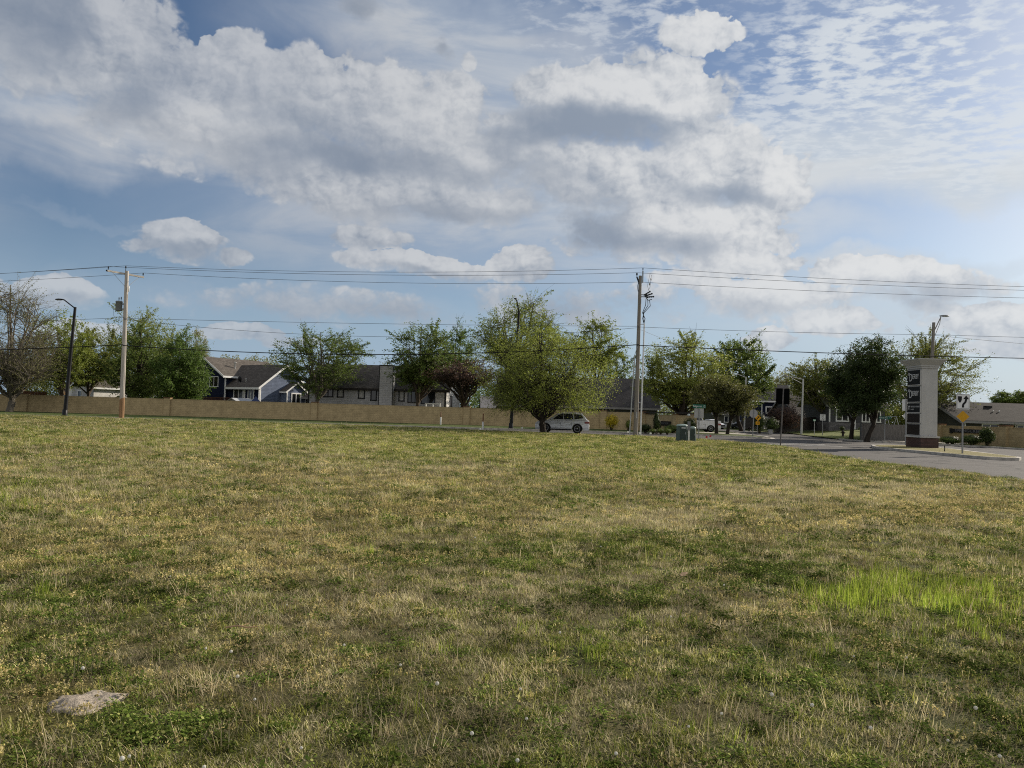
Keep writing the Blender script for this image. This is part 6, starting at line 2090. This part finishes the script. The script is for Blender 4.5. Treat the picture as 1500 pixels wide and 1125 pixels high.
def hydrant(label, x, d, z0):
    t = thing('fire_hydrant', label, 'fire hydrant', base(x, d, z0))
    m = mat('dark_hydrant_paint', (.03, .022, .02), .5, .2)
    MB().lathe([(.17, 0), (.17, .05), (.11, .07), (.11, .48), (.15, .50), (.15, .54), (.12, .58), (.06, .66), (.03, .70)], 14).build('barrel', m, t)
    for s in (-1, 1):
        MB().lathe([(.06, .08 * s), (.06, .19 * s), (.075, .195 * s), (.075, .24 * s)], 10, (0, 0, .40), 'X').build('nozzle', m, t)
    MB().lathe([(.07, -.08), (.07, -.18), (.085, -.185), (.085, -.22)], 10, (0, 0, .36), 'Y').build('nozzle', m, t)
hydrant('dark fire hydrant on the corner lawn left of the dark trees', 1235, 84, .12)
hydrant('dark fire hydrant beside the slim pale street lamp', 1098, 103, .1)

# ------------------------------------------------------------------ cars
M_TYRE = mat('tyre_rubber', (0.012, 0.012, 0.012), .85, .2)
M_RIM = mat('alloy_rim', (0.42, 0.43, 0.44), .35, .08, metal=.6)
M_CGLASS = mat('car_glass', (0.010, 0.012, 0.014), .08, .1, spec=.6)
M_BLKPL = mat('black_plastic_trim', (0.015, 0.015, 0.016), .6, .1)
M_HEADL = mat('headlight_glass', (.55, .57, .6), .15, .05, spec=.6)
M_TAILL = mat('tail_light_red', (.22, .012, .012), .25, .1, spec=.6)

def arch(cx, r, z0, n=8):
    a0 = math.asin(max(-1, min(1, (z0 - .34) / r)))
    return [(cx + r * math.cos(math.pi - a0 - (math.pi - 2 * a0) * i / n), .34 + r * math.sin(math.pi - a0 - (math.pi - 2 * a0) * i / n)) for i in range(n + 1)]

def car(name, label, cat, loc, rz, paint, prof_low, cab, side_glass, L, wb, hw, roofw, spokes=5, wheel_r=.36, bed=None):
    """front of the car points to -x; low body from a side outline with wheel arches, cabin as a tapering shell, glass, lights, wheels"""
    t = thing(name, label, cat, loc, R(rz))
    r = wheel_r + .07
    z0 = .27
    out = [(prof_low[0][0], z0)] + arch(wb[0], r, z0) + arch(wb[1], r, z0) + [(prof_low[-1][0], z0)] + list(reversed(prof_low))
    # body with slightly pulled-in nose and tail
    mb = MB()
    n = len(out)
    zt = max(z for x, z in out)
    def half(x, z):
        e = 1 - .16 * max(0, (abs(x - L / 2) - L / 2 + .55) / .55) ** 2
        return hw * e * (1 - .06 * max(0, (z - .62) / .5) - .05 * max(0, (.45 - z) / .3))
    vs = [(x, -half(x, z), z) for x, z in out] + [(x, half(x, z), z) for x, z in out]
    fs = [tuple(range(n)), tuple(range(n, 2 * n))[::-1]] + [(i, (i + 1) % n, (i + 1) % n + n, i + n) for i in range(n)]
    mb.add(vs, fs)
    body = mb.build('body', paint, t, .035)
    # cabin shell
    zb = min(z for x, z in cab); zr = max(z for x, z in cab)
    cw = lambda z: hw * .93 + (roofw - hw * .93) * (z - zb) / (zr - zb)
    k = len(cab)
    cm = MB()
    cm.add([(x, -cw(z), z) for x, z in cab] + [(x, cw(z), z) for x, z in cab], [tuple(range(k)), tuple(range(k, 2 * k))[::-1]] + [(i, (i + 1) % k, (i + 1) % k + k, i + k) for i in range(k)])
    cabin = cm.build('cabin', paint, t, .05)
    for s in (-1, 1):
        for poly in side_glass:
            g = MB()
            vs = [(x, s * (cw(z) + .004), z) for x, z in poly] + [(x, s * (cw(z) + .012), z) for x, z in poly]
            m_ = len(poly)
            g.add(vs, [tuple(range(m_)), tuple(range(m_, 2 * m_))[::-1]] + [(i, (i + 1) % m_, (i + 1) % m_ + m_, i + m_) for i in range(m_)])
            g.build('side_window', M_CGLASS, cabin)
    def slab(p, q, ins, nm):
        (x0, z0_), (x1, z1_) = p, q
        d = Vector((x1 - x0, 0, z1_ - z0_)); nrm = Vector((d.z, 0, -d.x)).normalized()
        if nrm.z < 0:
            nrm = -nrm
        vs = []
        for f in (.10, .92):
            x, z = x0 + d.x * f, z0_ + d.z * f
            for s in (-1, 1):
                vs.append(Vector((x, s * (cw(z) - ins), z)) + nrm * .006)
        vs += [v + nrm * .012 for v in vs]
        MB().add(vs, [(0, 1, 3, 2), (4, 6, 7, 5), (0, 4, 5, 1), (2, 3, 7, 6), (0, 2, 6, 4), (1, 5, 7, 3)]).build(nm, M_CGLASS, cabin)
    slab(cab[0], cab[1], .10, 'windscreen')
    slab(cab[-1], cab[-2], .12, 'rear_window')
    # sills, handles, mirrors
    for s in (-1, 1):
        y = s * (hw * .955)
        sl = MB().box(wb[0] + r + .02, wb[1] - r - .02, min(y, y + s * .03), max(y, y + s * .03), .25, .38)
        sl.build('sill', M_BLKPL, body)
        for hx in (L * .42, L * .64):
            yy = s * (half(hx, .88) + .002)
            MB().box(hx, hx + .2, min(yy, yy + s * .03), max(yy, yy + s * .03), .865, .90).build('door_handle', paint, body)
        for dx in (L * .47, L * .68):
            yy = s * (half(dx, .6) + .001)
            MB().box(dx, dx + .012, min(yy - s * .03, yy + s * .002), max(yy - s * .03, yy + s * .002), .42, .93).build('door_gap', M_BLKPL, body)
        mx = cab[0][0] + .30
        yy = s * hw * .95
        MB().box(mx, mx + .12, min(yy, yy + s * .2), max(yy, yy + s * .2), zb + .03, zb + .19).build('mirror', paint, t, .03)
        # lights
        yl = s * hw * .62
        MB().box(.03, .42, min(yl, yl + s * hw * .30), max(yl, yl + s * hw * .30), .70, .82).build('headlight', M_HEADL, body, .02)
        tl = prof_low[-1][0]
        MB().box(tl - .38, tl + .012, min(yl, yl + s * hw * .34), max(yl, yl + s * hw * .34), .84, .98).build('tail_light', M_TAILL, body, .02)
    MB().box(-.012, .2, -hw * .5, hw * .5, .42, .64).build('grille', M_BLKPL, body, .01)
    MB().box(L - .16, L + .02, -hw * .8, hw * .8, .27, .43).build('bumper', M_BLKPL, body, .02)
    MB().box(L - .02, L + .024, -.26, .26, .58, .72).build('number_plate', M_SIGNW, body)
    # wheels
    for x in wb:
        for s in (-1, 1):
            y = s * (hw - .13)
            w = MB().lathe([(wheel_r * .62, -.11), (wheel_r * .92, -.115), (wheel_r, -.08), (wheel_r, .08), (wheel_r * .92, .115), (wheel_r * .62, .11)], 26, (x, y, wheel_r), 'Y').build('wheel', M_TYRE, t)
            rm = MB().lathe([(wheel_r * .60, s * .06), (wheel_r * .64, s * .116), (wheel_r * .57, s * .118), (wheel_r * .55, s * .07)], 22, (x, y, wheel_r), 'Y')
            for q in range(spokes):
                a = 2 * math.pi * q / spokes + .3
                ca, sa = math.cos(a), math.sin(a)
                pts = [(x + ca * rr - sa * o, y + s * .085, wheel_r + sa * rr + ca * o) for rr, o in ((.03, -.045), (wheel_r * .58, -.03), (wheel_r * .58, .03), (.03, .045))]
                rm.prism(pts, (0, s * .025, 0), None)
            rm.lathe([(.065, s * .08), (.06, s * .122), (.01, s * .124)], 12, (x, y, wheel_r), 'Y')
            rm.build('rim', M_RIM, w)
    return t

SILVER = mat('silver_car_paint', (0.60, 0.62, 0.65), .30, .03, metal=.1, coat=.6)
WHITEP = mat('white_car_paint', (0.66, 0.67, 0.68), .3, .03, coat=.6)
DARKP = mat('dark_car_paint', (0.03, 0.032, 0.04), .25, .1, coat=.6)
suv_prof = [(0.02, .42), (0.0, .62), (.05, .80), (.22, .93), (.75, 1.02), (1.25, 1.08), (2.4, 1.11), (3.6, 1.13), (4.45, 1.15), (4.66, 1.08), (4.70, .85), (4.72, .52)]
suv_cab = [(1.08, 1.05), (2.02, 1.60), (2.55, 1.675), (3.4, 1.68), (4.12, 1.60), (4.58, 1.10)]
suv_glass = [[(1.55, 1.13), (2.10, 1.52), (2.46, 1.575), (2.46, 1.13)], [(2.53, 1.13), (2.53, 1.58), (3.30, 1.585), (3.36, 1.14)], [(3.43, 1.15), (3.38, 1.585), (3.98, 1.53), (4.20, 1.36), (4.12, 1.24)]]
c = base(785.5, 66.9, .0)
suv = car('suv', 'silver sport utility car driving left behind the willow trunk', 'car', (c.x, c.y, .0), -7, SILVER, suv_prof, suv_cab, suv_glass, 4.72, (.93, 3.70), .93, .68, 5, .40)
for s in (-1, 1):
    MB().tube([(2.2, s * .60, 1.68), (2.5, s * .60, 1.735), (3.7, s * .60, 1.72), (4.0, s * .60, 1.66)], .02, 6).build('roof_rail', M_GALV, suv)
suv.scale = (.975, 1, 1.06)
MB().box(4.02, 4.40, -.56, .56, 1.60, 1.635).build('spoiler', SILVER, suv, .012)
MB().box(4.68, 4.735, -.60, .60, .95, 1.0).build('chrome_strip', M_RIM, suv)

pk_prof = [(0.0, .45), (0.0, .95), (.1, 1.10), (.5, 1.18), (1.5, 1.24), (2.0, 1.26), (3.85, 1.26), (3.86, 1.32), (5.75, 1.34), (5.80, 1.28), (5.82, .55)]
pk_cab = [(1.45, 1.2), (2.15, 1.86), (2.5, 1.92), (3.55, 1.91), (3.82, 1.24)]
pk_glass = [[(1.95, 1.30), (2.25, 1.76), (2.75, 1.80), (2.75, 1.30)], [(2.83, 1.30), (2.83, 1.80), (3.46, 1.79), (3.64, 1.30)]]
c = base(980, 89, .09)
pk = car('pickup_truck', 'white pickup truck parked behind the round dark bush with its bed to the right', 'pickup truck', (c.x, c.y, .09), 2, WHITEP, pk_prof, pk_cab, pk_glass, 5.82, (1.05, 4.62), .98, .74, 6, .40)
MB().box(3.95, 5.72, -.80, .80, 1.325, 1.37).build('bed_cover', M_BLKPL, pk)
sd_prof = [(0.02, .42), (0.0, .60), (.06, .74), (.9, .90), (1.4, .95), (3.6, .98), (4.5, .98), (4.62, .9), (4.65, .5)]
sd_cab = [(1.15, .93), (1.95, 1.36), (2.4, 1.45), (3.1, 1.44), (4.0, .97)]
sd_glass = [[(1.62, 1.0), (2.05, 1.32), (2.45, 1.38), (2.45, 1.0)], [(2.52, 1.0), (2.52, 1.38), (3.02, 1.37), (3.55, 1.02)]]
c = base(1059, 116, .09)
car('sedan', 'white car nose glimpsed between the low olive tree trunks', 'car', (c.x, c.y, .09), 118, WHITEP, sd_prof, sd_cab, sd_glass, 4.65, (.9, 3.6), .88, .60, 5, .33)
c = base(1069, 134, .09)
car('sedan', 'dark car parked far down the side street', 'car', (c.x, c.y, .09), 8, DARKP, sd_prof, sd_cab, sd_glass, 4.65, (.9, 3.6), .88, .60, 5, .33)

# ------------------------------------------------------------------ small things lying in the field
def stone():
    p = G(122, 1028, .06)
    r = random.Random(5)
    n, rings = 30, 9
    vs = [(0, 0, .05)]
    fs = []
    for k in range(1, rings + 1):
        f = k / rings
        for i in range(n):
            a = 2 * math.pi * i / n
            rim = 1 + .42 * mnoise.noise(Vector((math.cos(a) * 1.6, math.sin(a) * 1.6, 3.3))) + .16 * mnoise.noise(Vector((math.cos(a) * 6, math.sin(a) * 6, 1)))
            x, y = .205 * rim * f * math.cos(a), .165 * rim * f * math.sin(a)
            z = .05 - .03 * f ** 3 + .022 * mnoise.noise(Vector((x * 9, y * 9, 2))) + .010 * mnoise.noise(Vector((x * 30, y * 30, 5)))
            if k == rings:
                z = -.04
            vs.append((x, y, z))
    for i in range(n):
        fs.append((0, 1 + i, 1 + (i + 1) % n))
    for k in range(rings - 1):
        for i in range(n):
            a, b_ = 1 + k * n + i, 1 + k * n + (i + 1) % n
            fs.append((a, a + n, b_ + n, b_))
    m = bpy.data.materials.new('pale_sandstone')
    m.use_nodes = True
    m.node_tree.nodes.clear()
    t = NT(m.node_tree)
    co = t.new('ShaderNodeTexCoord').outputs['Object']
    n1 = t.noise(co, 9.0, 8.0, .7); n2 = t.noise(co, 70.0, 5.0, .7)
    v = t.new('ShaderNodeTexVoronoi', dict(feature='DISTANCE_TO_EDGE'), Vector=t.vm('ADD', co, t.vm('SCALE', t.noise(co, 14.0, 4.0, .6, out=1), s=.12)), Scale=11.0)
    c = t.mix(t.ss(n1, .3, .7), (.25, .21, .165), (.45, .385, .30))
    c = t.mix(t.ss(v.outputs['Distance'], .03, .0, 0, .45), c, (.17, .13, .09))
    c = t.mix(1.0, c, t.mix(n2, (.6, .6, .6), (1.25, 1.25, 1.25)), 'MULTIPLY')
    b_ = t.new('ShaderNodeBsdfPrincipled', Roughness=.9)
    t.put(b_.inputs['Base Color'], c)
    h = t.m('ADD', t.m('MULTIPLY', n1, 1.0), t.m('MULTIPLY', n2, .35))
    t.put(b_.inputs['Normal'], t.new('ShaderNodeBump', Strength=1.0, Distance=.02, Height=h).outputs[0])
    o = t.new('ShaderNodeOutputMaterial')
    t.l.new(b_.outputs[0], o.inputs['Surface'])
    ob = MB().add(vs, fs, True).build('stone', m)
    ob.location = (p.x, p.y, float(field_h(p.x, p.y)) - .022)
    tag(ob, 'pale flat sandstone slab half buried among yellow weeds at the lower left', 'stone')
stone()

M_STEMG = mat('dandelion_stem', (.16, .20, .06), .7, .1)
def fluff_mat():
    m = bpy.data.materials.new('dandelion_fluff')
    m.use_nodes = True
    m.node_tree.nodes.clear()
    t = NT(m.node_tree)
    d = t.new('ShaderNodeBsdfDiffuse', Color=(.72, .71, .66, 1))
    tr = t.new('ShaderNodeBsdfTranslucent', Color=(.72, .71, .66, 1))
    mx = t.new('ShaderNodeMixShader', Fac=.5)
    t.l.new(d.outputs[0], mx.inputs[1]); t.l.new(tr.outputs[0], mx.inputs[2])
    o = t.new('ShaderNodeOutputMaterial')
    t.l.new(mx.outputs[0], o.inputs['Surface'])
    return m
def dandelion():
    t = thing('dandelion', 'white dandelion seed head on a thin stem in the grass', 'dandelion', (0, 0, 0), 0, 'dandelion clocks scattered in the grass')
    MB().tube([(0, 0, 0), (.006, 0, .05), (.003, .002, .10)], .0022, 6).build('stem', M_STEMG, t)
    g = random.Random(4)
    mb = MB()
    for i in range(130):
        z = 1 - 2 * (i + .5) / 130
        a = i * 2.39996
        rr = math.sqrt(1 - z * z)
        d = Vector((rr * math.cos(a), rr * math.sin(a), z))
        c = Vector((.003, .002, .112)) + d * .0165
        u_ = d.orthogonal().normalized(); w = d.cross(u_)
        s = .0042
        mb.add([c + u_ * s, c + w * s, c - u_ * s, c - w * s], [(0, 1, 2, 3)])
        c2 = Vector((.003, .002, .112))
        mb.add([c2 + u_ * .0004, c2 - u_ * .0004, c], [(0, 1, 2)])
    h = mb.build('seed_head', fluff_mat(), t)
    MB().lathe([(.001, -.005), (.004, -.003), (.004, .002), (.001, .005)], 8, (.003, .002, .112)).build('core', mat('dandelion_core', (.12, .09, .05), .8), h)
    return t
proto = dandelion()
DPX = [(343, 986), (586, 969), (757, 1113), (768, 1050), (1190, 1034), (1132, 1020), (1276, 1064), (1062, 854), (190, 1098), (177, 1110), (300, 942), (337, 950), (697, 786), (762, 1006), (1432, 1037),
       (1060, 1042), (297, 1120), (370, 1016), (640, 1002), (1252, 958), (505, 940), (905, 1103), (1010, 1060), (120, 975), (440, 1090), (820, 930), (1390, 1075), (560, 820), (880, 800), (1180, 840), (420, 880), (250, 840), (980, 905), (1330, 960), (690, 1075), (1465, 1100)]
rr_ = random.Random(8)
for i, (x, y) in enumerate(DPX):
    p = G(x, y, .12)
    o = proto if i == 0 else copy_thing(proto)
    o.location = (p.x, p.y, float(field_h(p.x, p.y)) - .01)
    o.rotation_euler = (rr_.gauss(0, .12), rr_.gauss(0, .12), rr_.uniform(0, 6.28))
    o.scale = (rr_.uniform(.38, .62),) * 3

def leaf_litter():
    p = G(1000, 848, .08)
    mb = MB()
    pts = [(-.07, 0), (-.05, .035), (-.02, .022), (.0, .05), (.03, .03), (.07, .02), (.10, 0), (.07, -.03), (.03, -.025), (0, -.05), (-.03, -.022), (-.055, -.03)]
    top = [(x, y, .03 + .25 * abs(y) + .12 * x) for x, y in pts]
    mb.add(top + [(x, y, z - .002) for x, y, z in top], [tuple(range(12)), tuple(range(12, 24))[::-1]] + [(i, (i + 1) % 12, (i + 1) % 12 + 12, i + 12) for i in range(12)])
    o = mb.build('dry_leaf', mat('pale_brown_leaf', (.36, .25, .15), .8, .2, 20))
    o.location = (p.x, p.y, float(field_h(p.x, p.y)) + .05)
    o.rotation_euler = (R(28), R(-10), .6)
    o.scale = (.6, .6, .6)
    tag(o, 'curled light brown dry leaf lying left of the dark clover strip', 'leaf')
    p = G(352, 930, .06)
    o = MB().tube([(-.10, 0, 0), (-.03, .008, .012), (.05, 0, .004), (.11, .012, .01)], [.006, .007, .0055, .003], 6).tube([(0, .004, .008), (.04, .05, .02)], [.004, .002], 5).build('twig', mat('dry_twig', (.38, .25, .15), .85, .2, 20))
    o.location = (p.x, p.y, float(field_h(p.x, p.y)) + .06)
    tag(o, 'short reddish dry twig lying in the clover at the left', 'twig')
leaf_litter()
